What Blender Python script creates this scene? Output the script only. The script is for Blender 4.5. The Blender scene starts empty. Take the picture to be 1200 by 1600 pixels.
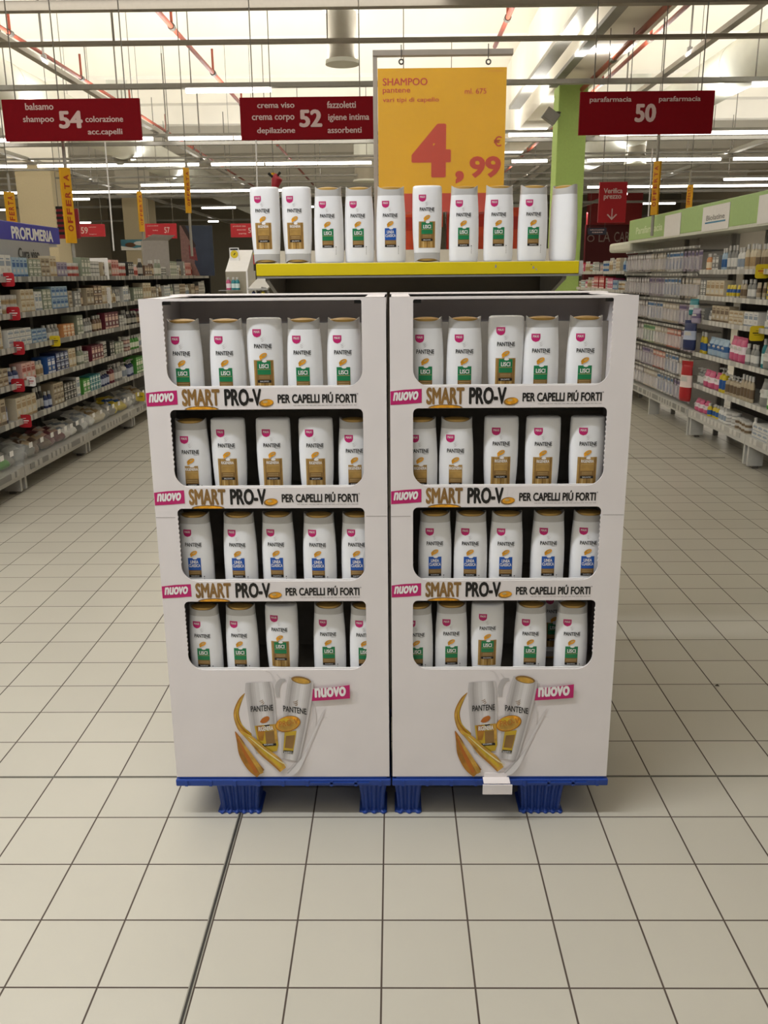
import bpy, math, random
from mathutils import Vector, Matrix
random.seed(7)
S = bpy.context.scene
COL = S.collection
PI = math.pi

# ------------------------------------------------------------------ camera
F_PX, PITCH, YAW, ROLL, H = 1348.05, .2689, .0127, -.0087, 1.4663
_cy, _sy = math.cos(YAW), math.sin(YAW)
FW = Vector((-_sy * math.cos(PITCH), _cy * math.cos(PITCH), -math.sin(PITCH)))
R0 = Vector((_cy, _sy, 0)); U0 = R0.cross(FW)
RT = R0 * math.cos(ROLL) + U0 * math.sin(ROLL)
UP = -R0 * math.sin(ROLL) + U0 * math.cos(ROLL)
CP = Vector((0, 0, H))
cam = bpy.data.cameras.new('camera'); camo = bpy.data.objects.new('camera', cam); COL.objects.link(camo)
m = Matrix((RT, UP, -FW)).transposed().to_4x4(); m.translation = CP
camo.matrix_world = m
cam.sensor_fit = 'VERTICAL'; cam.sensor_height = 32.0; cam.lens = F_PX / 1600 * 32.0
cam.clip_start = .05; cam.clip_end = 200
S.camera = camo

def ray(x, y): return FW + RT * ((x - 600) / F_PX) + UP * ((800 - y) / F_PX)
def atY(x, y, Y): d = ray(x, y); return CP + d * (Y / d.y)
def atZ(x, y, Z): d = ray(x, y); return CP + d * ((Z - H) / d.z)
def atX(x, y, X): d = ray(x, y); return CP + d * (X / d.x)
def pj(p):
    d = Vector(p) - CP; z = d.dot(FW)
    return (600 + F_PX * d.dot(RT) / z, 800 - F_PX * d.dot(UP) / z) if z > .05 else (-9999, -9999)

# ------------------------------------------------------------------ light, exposure
S.view_settings.view_transform = 'Standard'; S.view_settings.look = 'None'
S.view_settings.gamma = 1; S.view_settings.exposure = 0.0; S.view_settings.use_curve_mapping = False
W = bpy.data.worlds.new('store_air'); S.world = W; W.use_nodes = True
W.node_tree.nodes['Background'].inputs[0].default_value = (1.0, .985, .97, 1)
W.node_tree.nodes['Background'].inputs[1].default_value = .12
def area(name, loc, sx, sy, power, col=(1, .97, .93), rot=(0, 0, 0)):
    l = bpy.data.lights.new(name, 'AREA'); l.shape = 'RECTANGLE'; l.size = sx; l.size_y = sy
    l.energy = power; l.color = col
    o = bpy.data.objects.new(name, l); o.location = loc; o.rotation_euler = rot; COL.objects.link(o)
    return o
COOL, NEUT = (.94, .99, 1.06), (1, .99, .95)
for (lx, ly, ll, pw, lc) in ((-3.0, .95, 5.6, 165, COOL), (-3.4, -3.6, 7.0, 42, COOL), (3.2, -3.6, 5.0, 34, NEUT), (-2.8, 4.8, 4.6, 26, NEUT), (-3.5, 9.0, 8.0, 26, NEUT)):
    area('tube_and_fill_light', (lx, ly, 4.0), ll, .16, pw, lc)                       # bare tubes shine down ...
    area('tube_and_fill_light', (lx, ly, 4.05), ll, .16, pw * 1.5, NEUT, rot=(PI, 0, 0))  # ... and up at the roof
for ly, pw in ((12.0, 420), (15.2, 420), (18.3, 330), (21.5, 260), (25.5, 200)):
    area('tube_and_fill_light', (-.5, ly, 4.08), 26.0, .16, pw * 1.2, NEUT, rot=(PI, 0, 0))  # added fill strips, no fixtures here, aimed up to brighten the roof ribs
area('tube_and_fill_light', (0, 40, 4.0), 28.0, .16, 420, NEUT)  # added fill without a fixture, lifts the dark far wall
TUBE_STRENGTH = 9.0

# ------------------------------------------------------------------ materials
def lin(c):
    if isinstance(c, str): c = [int(c[i:i + 2], 16) / 255 for i in (0, 2, 4)]
    return tuple((x / 12.92 if x <= .04045 else ((x + .055) / 1.055) ** 2.4) for x in c)
MATS = {}
def mat(name, c, rough=.5, metal=0, spec=.5, var=.06, scale=30, emit=0, alpha=1, coat=0):
    if name in MATS: return MATS[name]
    M = bpy.data.materials.new(name); M.use_nodes = True; MATS[name] = M
    nt = M.node_tree; b = nt.nodes['Principled BSDF']; c = lin(c)
    b.inputs['Roughness'].default_value = rough; b.inputs['Metallic'].default_value = metal
    b.inputs['Specular IOR Level'].default_value = spec; b.inputs['Coat Weight'].default_value = coat
    b.inputs['Alpha'].default_value = alpha
    if var:
        tc = nt.nodes.new('ShaderNodeTexCoord'); n = nt.nodes.new('ShaderNodeTexNoise'); n.inputs['Scale'].default_value = scale
        r = nt.nodes.new('ShaderNodeValToRGB')
        r.color_ramp.elements[0].position = .3; r.color_ramp.elements[1].position = .7
        r.color_ramp.elements[0].color = (*[x * (1 - var) for x in c], 1); r.color_ramp.elements[1].color = (*[min(1, x * (1 + var * .5)) for x in c], 1)
        nt.links.new(tc.outputs['Object'], n.inputs['Vector']); nt.links.new(n.outputs['Fac'], r.inputs['Fac']); nt.links.new(r.outputs['Color'], b.inputs['Base Color'])
    else:
        b.inputs['Base Color'].default_value = (*c, 1)
    if emit:
        b.inputs['Emission Color'].default_value = (*c, 1); b.inputs['Emission Strength'].default_value = emit
    M.diffuse_color = (*c, 1)
    return M
def clear_mat(name, c=(.95, .97, .97), mix=.18, rough=.12):
    if name in MATS: return MATS[name]
    M = bpy.data.materials.new(name); M.use_nodes = True; MATS[name] = M
    nt = M.node_tree; b = nt.nodes['Principled BSDF']; b.inputs['Base Color'].default_value = (*c, 1); b.inputs['Roughness'].default_value = rough
    t = nt.nodes.new('ShaderNodeBsdfTransparent'); mx = nt.nodes.new('ShaderNodeMixShader'); mx.inputs[0].default_value = mix
    nt.links.new(t.outputs[0], mx.inputs[1]); nt.links.new(b.outputs[0], mx.inputs[2])
    nt.links.new(mx.outputs[0], nt.nodes['Material Output'].inputs[0])
    return M

def floor_material():
    M = bpy.data.materials.new('floor_tiles'); M.use_nodes = True
    nt = M.node_tree; N = nt.nodes; L = nt.links; b = N['Principled BSDF']
    tc = N.new('ShaderNodeTexCoord'); sp = N.new('ShaderNodeSeparateXYZ'); L.new(tc.outputs['Object'], sp.inputs[0])
    def mth(op, a, c=None):
        n = N.new('ShaderNodeMath'); n.operation = op
        for i, v in enumerate((a, c)):
            if v is None: continue
            if isinstance(v, (int, float)): n.inputs[i].default_value = v
            else: L.new(v, n.inputs[i])
        return n.outputs[0]
    fr, ids = [], []
    for ax, joint, gap, off in (('X', -.4375, .0082, 2.2082 * .2), ('Y', 2.3057, .0056, -7.5144 * .2)):
        p = mth('ADD', sp.outputs[ax], off)                                   # tile grid phase
        p = mth('SUBTRACT', p, mth('MULTIPLY', mth('GREATER_THAN', sp.outputs[ax], joint), gap))
        p = mth('DIVIDE', p, .2); ids.append(mth('FLOOR', p))
        f = mth('FRACT', p); fr.append(mth('MINIMUM', f, mth('SUBTRACT', 1.0, f)))
    d = mth('MINIMUM', fr[0], fr[1])
    mr = N.new('ShaderNodeMapRange'); mr.interpolation_type = 'SMOOTHSTEP'; L.new(d, mr.inputs[0]); mr.inputs[1].default_value = .007; mr.inputs[2].default_value = .014
    wn = N.new('ShaderNodeTexWhiteNoise'); cb = N.new('ShaderNodeCombineXYZ'); L.new(ids[0], cb.inputs[0]); L.new(ids[1], cb.inputs[1]); L.new(cb.outputs[0], wn.inputs['Vector'])
    no = N.new('ShaderNodeTexNoise'); no.inputs['Scale'].default_value = 3; no.inputs['Detail'].default_value = 6; L.new(tc.outputs['Object'], no.inputs['Vector'])
    v = mth('ADD', mth('MULTIPLY', wn.outputs['Value'], .05), mth('MULTIPLY', no.outputs['Fac'], .06)); v = mth('ADD', v, .92)
    hs = N.new('ShaderNodeHueSaturation'); hs.inputs['Color'].default_value = (*lin('bdb7a9'), 1); L.new(v, hs.inputs['Value'])
    mx = N.new('ShaderNodeMixRGB'); L.new(mr.outputs[0], mx.inputs[0]); mx.inputs[1].default_value = (*lin('4c4038'), 1); L.new(hs.outputs[0], mx.inputs[2])
    L.new(mx.outputs[0], b.inputs['Base Color'])
    rr = N.new('ShaderNodeMapRange'); L.new(mr.outputs[0], rr.inputs[0]); rr.inputs[3].default_value = .8; rr.inputs[4].default_value = .3; L.new(rr.outputs[0], b.inputs['Roughness'])
    bp = N.new('ShaderNodeBump'); bp.inputs['Strength'].default_value = .25; bp.inputs['Distance'].default_value = .002; L.new(mr.outputs[0], bp.inputs['Height']); L.new(bp.outputs[0], b.inputs['Normal'])
    b.inputs['Specular IOR Level'].default_value = .35
    return M

def rail_material(ca, cb, th):       # shelf edge strip carrying paper price tickets along Y
    M = bpy.data.materials.new('price_rail'); M.use_nodes = True
    nt = M.node_tree; N = nt.nodes; L = nt.links; b = N['Principled BSDF']
    tc = N.new('ShaderNodeTexCoord'); sp = N.new('ShaderNodeSeparateXYZ'); L.new(tc.outputs['Object'], sp.inputs[0])
    def mth(op, a, c):
        n = N.new('ShaderNodeMath'); n.operation = op
        for i, v in enumerate((a, c)):
            if isinstance(v, (int, float)): n.inputs[i].default_value = v
            else: L.new(v, n.inputs[i])
        return n.outputs[0]
    q = mth('DIVIDE', sp.outputs['Y'], .085); f = mth('FRACT', q, 0); i = mth('FLOOR', q, 0)
    wn = N.new('ShaderNodeTexWhiteNoise'); wn.noise_dimensions = '1D'; L.new(i, wn.inputs['W'])
    t = mth('MULTIPLY', mth('LESS_THAN', f, .62), mth('GREATER_THAN', wn.outputs['Value'], th))
    mx = N.new('ShaderNodeMixRGB'); L.new(t, mx.inputs[0]); mx.inputs[1].default_value = (*lin(ca), 1); mx.inputs[2].default_value = (*lin(cb), 1)
    L.new(mx.outputs[0], b.inputs['Base Color']); b.inputs['Roughness'].default_value = .35
    return M

# ------------------------------------------------------------------ mesh helpers
def tag(o, label=None, cat=None, group=None, kind=None):
    for k, v in (('label', label), ('category', cat), ('group', group), ('kind', kind)):
        if v: o[k] = v
    return o
class MB:
    def __init__(s): s.v, s.f, s.m = [], [], []
    def add(s, v, f, mi=0):
        b = len(s.v); s.v += [tuple(p) for p in v]
        s.f += [tuple(b + i for i in q) for q in f]; s.m += [mi] * len(f); return s
    def box(s, x0, x1, y0, y1, z0, z1, mi=0):
        v = [(x, y, z) for z in (z0, z1) for y in (y0, y1) for x in (x0, x1)]
        return s.add(v, [(0, 2, 3, 1), (4, 5, 7, 6), (0, 1, 5, 4), (2, 6, 7, 3), (0, 4, 6, 2), (1, 3, 7, 5)], mi)
    def prism(s, pts, a, b, axis='y', mi=0):
        # pts: polygon in the two axes other than `axis`
        def P(p, t): return {'y': (p[0], t, p[1]), 'x': (t, p[0], p[1]), 'z': (p[0], p[1], t)}[axis]
        n = len(pts); v = [P(p, a) for p in pts] + [P(p, b) for p in pts]
        f = [tuple(range(n)), tuple(range(2 * n - 1, n - 1, -1))] + [(i, (i + 1) % n, n + (i + 1) % n, n + i) for i in range(n)]
        return s.add(v, f, mi)
    def rings(s, rings, mi=0, cap0=True, cap1=True):
        n = len(rings[0]); v = [p for r in rings for p in r]
        f = [(k * n + i, k * n + (i + 1) % n, (k + 1) * n + (i + 1) % n, (k + 1) * n + i) for k in range(len(rings) - 1) for i in range(n)]
        if cap0: f.append(tuple(range(n - 1, -1, -1)))
        if cap1: f.append(tuple((len(rings) - 1) * n + i for i in range(n)))
        return s.add(v, f, mi)
    def tube(s, pts, r, n=8, mi=0):
        pts = [Vector(p) for p in pts]; R = []
        for i, p in enumerate(pts):
            d = (pts[min(i + 1, len(pts) - 1)] - pts[max(i - 1, 0)]).normalized()
            a = d.orthogonal().normalized() if i == 0 else (a - d * a.dot(d)).normalized()
            b = d.cross(a); rr = r[i] if isinstance(r, (list, tuple)) else r
            R.append([p + (a * math.cos(2 * PI * k / n) + b * math.sin(2 * PI * k / n)) * rr for k in range(n)])
        return s.rings(R, mi)
    def flat(s, pts, y=0., mi=0, map=None):
        v = [(p[0], y, p[1]) for p in pts]
        if map: v = [map(p[0], p[1]) for p in pts]
        return s.add(v, [tuple(range(len(pts)))], mi)
    def grid(s, x0, x1, z0, z1, map, nx=8, nz=6, mi=0):
        v = [map(x0 + (x1 - x0) * i / nx, z0 + (z1 - z0) * j / nz) for j in range(nz + 1) for i in range(nx + 1)]
        return s.add(v, [(j * (nx + 1) + i, j * (nx + 1) + i + 1, (j + 1) * (nx + 1) + i + 1, (j + 1) * (nx + 1) + i) for j in range(nz) for i in range(nx)], mi)
    def text(s, body, x0, x1, z0, z1, map, mi=0, bold=0., shear=0., keep=False, fat=0.):
        v, f = text2d(body, fat, shear)
        xs = [p[0] for p in v]; zs = [p[1] for p in v]; ax, bx, az, bz = min(xs), max(xs), min(zs), max(zs)
        kx = (x1 - x0) / (bx - ax); kz = (z1 - z0) / (bz - az)
        if keep: kx = kz
        B = bold * 1.6                        # heavier weights are struck several times, slightly shifted
        k2 = (x1 - x0) / (bx - ax + 2 * B) if not keep else kz
        lift = -5e-5
        for dx, dz in ([(0, 0)] if B < .004 else [(0, 0), (2 * B, 0), (B, B * .6), (B, -B * .6)] + ([(B * .5, B * .6), (B * 1.5, -B * .6), (B * .5, -B * .6), (B * 1.5, B * .6)] if B > .03 else [])):
            lift += 5e-5; pts = []
            for p in v:
                X_, Z_ = x0 + (p[0] - ax + dx) * k2, z0 + (p[1] - az + dz) * kz
                o_ = Vector(map(X_, Z_)); n_ = (Vector(map(X_ + 1e-4, Z_)) - o_).cross(Vector(map(X_, Z_ + 1e-4)) - o_)
                pts.append(o_ + n_.normalized() * lift if n_.length else o_)
            s.add(pts, f, mi)
        return s
    def lens(s, z0, z1, xr, map, mi=0, nz=8, nx=8):      # patch whose width xr(t) changes from z0 (t=0) to z1 (t=1)
        v = []
        for j in range(nz + 1):
            t = j / nz; a, c = xr(t)
            v += [map(a + (c - a) * i / nx, z0 + (z1 - z0) * t) for i in range(nx + 1)]
        return s.add(v, [(j * (nx + 1) + i, j * (nx + 1) + i + 1, (j + 1) * (nx + 1) + i + 1, (j + 1) * (nx + 1) + i) for j in range(nz) for i in range(nx)], mi)
    def mesh(s, name, mats, smooth=False):
        me = bpy.data.meshes.new(name); me.from_pydata(s.v, [], s.f); me.update()
        for mm in mats: me.materials.append(mm)
        me.polygons.foreach_set('material_index', s.m)
        if smooth:
            me.polygons.foreach_set('use_smooth', [True] * len(s.f)); me.set_sharp_from_angle(angle=math.radians(48))
        return me
    def build(s, name, mats, parent=None, loc=(0, 0, 0), rz=0, smooth=False, bevel=0, seg=2, rot=None):
        if not isinstance(mats, (list, tuple)): mats = [mats]
        o = bpy.data.objects.new(name, s.mesh(name, mats, smooth)); COL.objects.link(o)
        o.location = loc; o.rotation_euler = rot or (0, 0, rz)
        if parent: o.parent = parent
        if bevel:
            md = o.modifiers.new('bevel', 'BEVEL'); md.width = bevel; md.segments = seg; md.limit_method = 'ANGLE'
        return o
_T = {}
def text2d(body, bold=0., shear=0.):
    k = (body, bold, shear)
    if k not in _T:
        c = bpy.data.curves.new('lettering', 'FONT'); c.body = body; c.offset = bold; c.shear = shear; c.resolution_u = 3; c.size = 1
        c.fill_mode = 'BOTH'
        o = bpy.data.objects.new('lettering', c); me = o.to_mesh()
        _T[k] = ([(v.co.x, v.co.y) for v in me.vertices], [tuple(p.vertices) for p in me.polygons])
        o.to_mesh_clear(); bpy.data.objects.remove(o); bpy.data.curves.remove(c)
    return _T[k]
def plate(loops, thick):   # flat sheet with holes, in XZ, front face at y=0
    c = bpy.data.curves.new('sheet', 'CURVE'); c.dimensions = '2D'; c.fill_mode = 'BOTH'; c.extrude = thick / 2
    for L in loops:
        sp = c.splines.new('POLY'); sp.points.add(len(L) - 1); sp.use_cyclic_u = True
        for p, q in zip(sp.points, L): p.co = (q[0], q[1], 0, 1)
    o = bpy.data.objects.new('sheet', c); me = o.to_mesh()
    r = ([(v.co.x, thick / 2 - v.co.z, v.co.y) for v in me.vertices], [tuple(p.vertices) for p in me.polygons])
    o.to_mesh_clear(); bpy.data.objects.remove(o); bpy.data.curves.remove(c)
    return r
def empty(name, loc, rz=0):
    o = bpy.data.objects.new(name, None); o.location = loc; o.rotation_euler = (0, 0, rz); o.empty_display_size = .05; COL.objects.link(o); return o
def kids(o): return [c for c in COL.objects if c.parent == o]
def copy_tree(o, parent=None, ch=None):
    c = o.copy(); COL.objects.link(c); c.parent = parent
    for k in (ch if ch is not None else kids(o)): copy_tree(k, c, [])
    return c
def ellipse(cx, cz, a, b, n=20, tilt=0):
    return [(cx + a * math.cos(t) * math.cos(tilt) - b * math.sin(t) * math.sin(tilt), cz + a * math.cos(t) * math.sin(tilt) + b * math.sin(t) * math.cos(tilt)) for t in [2 * PI * i / n for i in range(n)]]
def front(y): return lambda x, z: (x, y, z)

WHITE = mat('white_paper', 'f2eeea', .5, var=.02)
CARD = mat('white_cardboard', 'e6dedb', .6, var=.03, scale=8)
CARD_IN = mat('raw_cardboard_inside', '8a8378', .8, var=.1)
PINK = mat('magenta_print', 'c01a68', .45, var=.04)
BLACK = mat('black_print', '16130f', .45, var=0)
BRONZE = mat('bronze_print', '8f6a35', .4, var=.25, scale=18)
GOLD = mat('gold_print', 'd59a33', .35, var=.25, scale=60)
AMBER = mat('amber_print', 'e8a020', .3, var=.35, scale=90)
GREYP = mat('grey_print', 'a09a94', .5, var=0)
GREEN = mat('green_print', '117a48', .4, var=.06)
BLUE = mat('blue_print', '1652a8', .4, var=.06)
PEARL = mat('pearl_plastic', 'c6c3bf', .28, metal=.15, var=.02)
BOTTLE = mat('white_plastic', 'efeeee', .3, var=.015, coat=.15)
GOLDCAP = mat('gold_cap', 'cba35a', .3, metal=.3, var=.05)
METAL = mat('grey_metal', '8e8b85', .45, metal=.3, var=.05)
DKMETAL = mat('dark_grey_metal', '5c5750', .5, metal=.2, var=.05)
SHELFM = mat('shelf_enamel', 'b3afa8', .45, var=.04)
SIGNRED = mat('sign_red', '840c18', .7, spec=.12, var=.04)
SIGNTXT = mat('sign_lettering', 'd8b9b4', .5, var=0)
YELLOW = mat('yellow_strip', 'dcc400', .4, var=.05, scale=10)
TAUPE = mat('taupe_panel', '5d564b', .55, var=.04)
RAIL = rail_material('7f7d78', 'b9b6af', .45); RAILW = rail_material('b4b1ab', 'd2cfc8', .3)
TUBE = mat('lit_tube', 'fffaf0', .4, var=0, emit=TUBE_STRENGTH)
CREAM = mat('cream_concrete', 'f3ede0', .8, var=.05, scale=1.2)
CLEAR = clear_mat('clear_plastic')

# ------------------------------------------------------------------ setting
fl = MB().add([(-16, -6, 0), (16, -6, 0), (16, 52, 0), (-16, 52, 0)], [(0, 1, 2, 3)]).build('floor', floor_material()); tag(fl, kind='structure')
JM = mat('joint_metal', '8f8b7e', .4, metal=.2, var=.1); JD = mat('joint_rubber', '2e2a24', .7, var=.05)
def strip(name, x0, x1, y0, y1, lx):
    b = MB(); w = (x1 - x0) if lx else (y1 - y0)
    for k, (a, c, mi) in enumerate(((0, .25, 0), (.25, .75, 1), (.75, 1, 0))):
        if lx: b.box(x0 + w * a, x0 + w * c, y0, y1, .0002, .0012, mi)
        else: b.box(x0, x1, y0 + w * a, y0 + w * c, .0002, .0012, mi)
    tag(b.build(name, [JM, JD]), kind='structure')
strip('trim_1', -.4457, -.4345, -6, 2.13 + .17, True)
strip('trim_2', -16, 16, 2.300, 2.3085, False)
strip('trim_3', -2.6, 2.7, 6.93, 6.944, False)
ceil = MB().box(-16, 16, -6, 52, 6.8, 6.95)
for i in range(14):
    Y = 11.1 + 3.07 * i
    ceil.prism([(Y, 5.62), (Y + .35, 5.62), (Y + 1.0, 6.85), (Y - .65, 6.85)], -16, 16, 'x')
tag(ceil.build('ceiling', CREAM), kind='structure')
wb = MB().box(-16, 16, 51, 51.3, 0, 6.8).build('wall_back', mat('far_wall_paint', '8d8674', .8, var=.1, scale=.6)); tag(wb, kind='structure')
wl = MB().box(-16.2, -16, -6, 51, 0, 6.8).build('wall_left', mat('side_wall_paint', 'cfc5b0', .8)); tag(wl, kind='structure')
wr = MB().box(16, 16.2, -6, 51, 0, 6.8).build('wall_right', mat('side_wall_paint', 'cfc5b0', .8)); tag(wr, kind='structure')

# main beam carried by the green pillar
bm = MB().box(2.45, 3.0, 1.0, 50.9, 4.16, 5.72)
tag(bm.build('roof_beam', CREAM), 'deep cream roof beam running lengthwise over the green pillar', 'beam')
p = MB().box(2.47, 2.9, 14, 14.43, 0, 4.16)
tag(p.build('pillar', mat('green_paint', 'b2d074', .6, var=.04), bevel=.01), 'lime green square pillar behind the price poster', 'pillar')
CB = mat('beige_paint', 'cdbf9f', .7, var=.04)
for (xa, xb, yt, Y, lab) in ((26, 82, 298, 24, 'beige square pillar behind the blue perfume header'), (190, 231, 312, 33, 'beige square pillar behind the blue seascape poster')):
    a = atY(xa, yt, Y); c = atY(xb, yt, Y)
    root = empty('pillar', ((a.x + c.x) / 2, Y, 0)); w = (c.x - a.x) / 2
    MB().box(-w, w, 0, 2 * w, 0, 4.3).build('shaft', CB, root, bevel=.01)
    MB().box(-w * 1.3, w * 1.3, -.1, 2 * w + .1, 4.3, 5.7).build('bracket_beam', CREAM, root)
    tag(root, lab, 'pillar')

# ------------------------------------------------------------------ overhead: light rails, cable rails, pipes, ducts
WIRE = mat('wire_steel', '77726a', .5, metal=.4, var=0)
def cross_rail(name, y, Z, segs, label, cat, hh=.05, xw=11, hang=6, group=None, m_=None, x0=None, x1=None):
    c = atZ(600, y, Z); sl = -.0087 * 0
    xa = -xw if x0 is None else atZ(x0, y, Z).x; xb = xw if x1 is None else atZ(x1, y, Z).x
    root = empty(name, (0, c.y, Z))
    MB().box(xa, xb, -.05, .05, -hh / 2, hh / 2).build('housing', m_ or METAL, root)
    for (p0, p1) in segs:
        a = (p0 - 600) / F_PX; b = (p1 - 600) / F_PX
        A = atZ(p0, y, Z); B = atZ(p1, y, Z)
        k = c.y
        xA, xB = A.x * k / A.y, B.x * k / B.y
        MB().tube([(xA, 0, -hh / 2 - .03), (xB, 0, -hh / 2 - .03)], .032, 8).build('fluorescent_tube', TUBE, root)
    for i in range(hang):
        x = xa + (xb - xa) * (i + .5 + random.uniform(-.25, .25)) / hang
        MB().box(x - .007, x + .007, -.006, .006, hh / 2, 5.6 - Z).build('hanger_rod', WIRE, root)
    tag(root, label, cat, group)
    return root
cross_rail('cable_rail', 4, 3.95, [], 'wide dark grey rail crossing the top edge of the view', 'rail', .085, hang=5, m_=mat('rail_grey', '8d8476', .5, var=.04))
cross_rail('cable_rail', 63, 4.0, [], 'thin dark grey rail crossing above the price poster', 'rail', .035, hang=7, m_=mat('rail_grey', '8d8476', .5, var=.04))
LR = 'light rail with fluorescent tubes '
cross_rail('light_rail', 131, 4.0, [(290, 423), (1176, 1330)], 'nearest grey light rail with one lit tube above the aisle signs', 'light rail', .06, hang=9)
cross_rail('light_rail', 208, 4.0, [(-110, 13), (219, 238), (263, 363), (366, 479), (482, 582), (795, 869), (938, 1036), (1038, 1300)], 'white light rail level with the aisle signs, second from the front', 'light rail', .05, 14, 8)
cross_rail('light_rail', 250, 4.0, [(-50, 40), (58, 141), (143, 225), (227, 310), (330, 412), (415, 495), (497, 580), (800, 855), (918, 955), (957, 1040), (1042, 1126), (1146, 1250)], 'white light rail just below the aisle signs, third from the front', 'light rail', .05, 15, 10)
cross_rail('cable_rail', 243, 4.1, [], 'thin pale rail running just above the third light rail', 'rail', .035, 15, 5)
cross_rail('cable_rail', 260, 4.0, [], 'thin pale rail running just below the third light rail', 'rail', .035, 15, 5)
cross_rail('light_rail', 282, 4.0, [(220, 290), (1131, 1250)], 'grey light rail with a lit tube beside the yellow banner, fourth from the front', 'light rail', .06, 15, 8)
cross_rail('light_rail', 292, 4.0, [(-100, 480), (918, 1300)], 'bright unbroken light rail, fifth from the front', 'light rail', .07, 15, 6)
cross_rail('light_rail', 303, 4.0, [(82, 139), (940, 980)], 'grey light rail with short lit tubes, sixth from the front', 'light rail', .08, 15, 4)
cross_rail('light_rail', 319, 4.0, [(-20, 17), (195, 230), (315, 368), (450, 490), (1005, 1055)], 'grey light rail with spaced lit tubes, seventh from the front', 'light rail', .08, 15, 4)
cross_rail('light_rail', 341, 4.0, [(123, 141), (325, 341), (925, 938)], 'farthest light rail with three short lit tubes', 'light rail', .08, 15, 3)
cross_rail('cable_rail', 221, 3.9, [], 'grey pipe rail crossing directly below the second light rail', 'rail', .06, 14, 4)
cross_rail('cable_rail', 273, 4.0, [], 'pale thin rail crossing above the fourth light rail', 'rail', .04, 15, 3)

def long_rail(name, px, py, Z, w, h, label, cat, m_, hang=0, y0=3, y1=48):
    X = atZ(px, py, Z).x
    root = empty(name, (X, y0, Z))
    MB().box(-w / 2, w / 2, 0, y1 - y0, -h / 2, h / 2).build('channel', m_, root)
    for i in range(hang):
        y = 6 + i * 3.1
        MB().box(-.01, .01, y - .01, y + .01, h / 2, 5.6 - Z).build('hanger_rod', WIRE, root)
        MB().box(-.03, .03, y - .02, y + .02, h / 2, h / 2 + .07).build('clamp', DKMETAL, root)
    tag(root, label, cat)
PALE = mat('galvanised_rail', 'aaa69d', .4, metal=.35, var=.05)
long_rail('cable_channel', 0, 57, 4.1, .09, .06, 'grey metal channel receding above the shampoo aisle sign', 'rail', PALE, 6)
long_rail('cable_channel', 1195, 0, 4.1, .09, .06, 'grey metal channel receding above the pharmacy aisle sign', 'rail', PALE, 6)
long_rail('cable_channel', 0, 236, 4.1, .13, .08, 'pale channel at the far left edge under the shampoo sign', 'rail', PALE)
long_rail('cable_channel', 1200, 217, 4.1, .13, .08, 'pale channel at the far right edge under the pharmacy sign', 'rail', PALE)
long_rail('cable_tray', 926, 0, 4.35, .2, .06, 'galvanised cable tray beside the roof beam', 'rail', PALE, 0, 3, 17)
long_rail('cable_tray', 978, 0, 4.13, .12, .05, 'grey cable tray along the lower edge of the roof beam', 'rail', METAL, 0, 3, 14)
RED = mat('red_pipe_paint', '9c4a36', .5, var=.1)
def pipe(px, py, Z, r, label, y0=4, y1=32, dark=False):
    X = atZ(px, py, Z).x
    root = empty('sprinkler_pipe', (X, y0, Z))
    MB().tube([(0, 0, 0), (0, y1 - y0, 0)], r, 10).build('pipe_run', RED, root, smooth=True)
    for i in range(6):
        y = 5.5 + i * 2.6
        if y > y1 - y0: break
        if not dark: MB().tube([(0, y, 0), (0, y, .34)], .018, 8).build('riser', RED, root, smooth=True)
        MB().tube([(0, y - .05, 0), (0, y + .05, 0)], r * 1.5, 8).build('coupling', DKMETAL, root)
    tag(root, label, 'pipe')
pipe(0, 42, 4.45, .026, 'red sprinkler pipe beside the grey channel over the shampoo sign')
pipe(238, 8, 4.5, .03, 'red sprinkler pipe running down to the middle aisle sign')
pipe(805.7, 0, 4.55, .03, 'red sprinkler pipe ending behind the price poster top bar', y1=13.5)
pipe(1052, 0, 4.08, .034, 'dark red sprinkler pipe along the roof beam, inner of the pair', y1=14.5, dark=True)
pipe(1083, 0, 4.3, .028, 'red sprinkler pipe near the roof beam, outer of the pair')
DUCT = mat('duct_white', 'dcdcd2', .95, spec=.05,  var=.04, scale=3)
def duct(cx, cz, r, label, y0=5, y1=45):
    root = empty('air_duct', (cx, y0, cz))
    MB().tube([(0, 0, 0), (0, y1 - y0, 0)], r, 24).build('duct_pipe', DUCT, root, smooth=True)
    for y in range(2, int(y1 - y0), 4):
        MB().tube([(0, y, 0), (0, y + .06, 0)], r * 1.02, 24).build('joint_band', DUCT, root, smooth=True)
    tag(root, label, 'duct')
duct(-6.2, 4.42, .36, 'fat round white air duct receding behind the shampoo sign')
duct(5.5, 4.6, .36, 'fat round white air duct receding behind the pharmacy sign')
DG = mat('duct_galvanised', 'a9a294', .7, spec=.2,  var=.06, scale=6)
def drop_duct(x, ybot, Y, r, h, label, elbow=False):
    b = atY(x, ybot, Y); root = empty('duct_outlet', (b.x, Y, b.z))
    MB().tube([(0, 0, .03), (0, 0, h)], r, 24).build('duct_neck', DG, root, smooth=True)
    MB().tube([(0, 0, 0), (0, 0, .05)], [r * 1.16, r * 1.12], 24).build('outlet_ring', DUCT, root, smooth=True)
    if elbow: MB().tube([(0, .0, h - .02), (0, -.02, h + .25), (-.03, -.2, h + .5), (-.06, -.9, h + .7), (-.1, -3, h + .8)], r * 1.25, 24).build('elbow_pipe', DUCT, root, smooth=True)
    else: MB().tube([(0, 0, h - .1), (0, 0, 6.4 - b.z)], r * 1.05, 24).build('riser_pipe', DUCT, root, smooth=True)
    tag(root, label, 'duct')
drop_duct(535, 101, 12, .185, .62, 'galvanised duct outlet hanging left of the price poster', True)
drop_duct(193, 260, 21.5, .22, .5, 'pale duct outlet hanging below the shampoo aisle sign')
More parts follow.
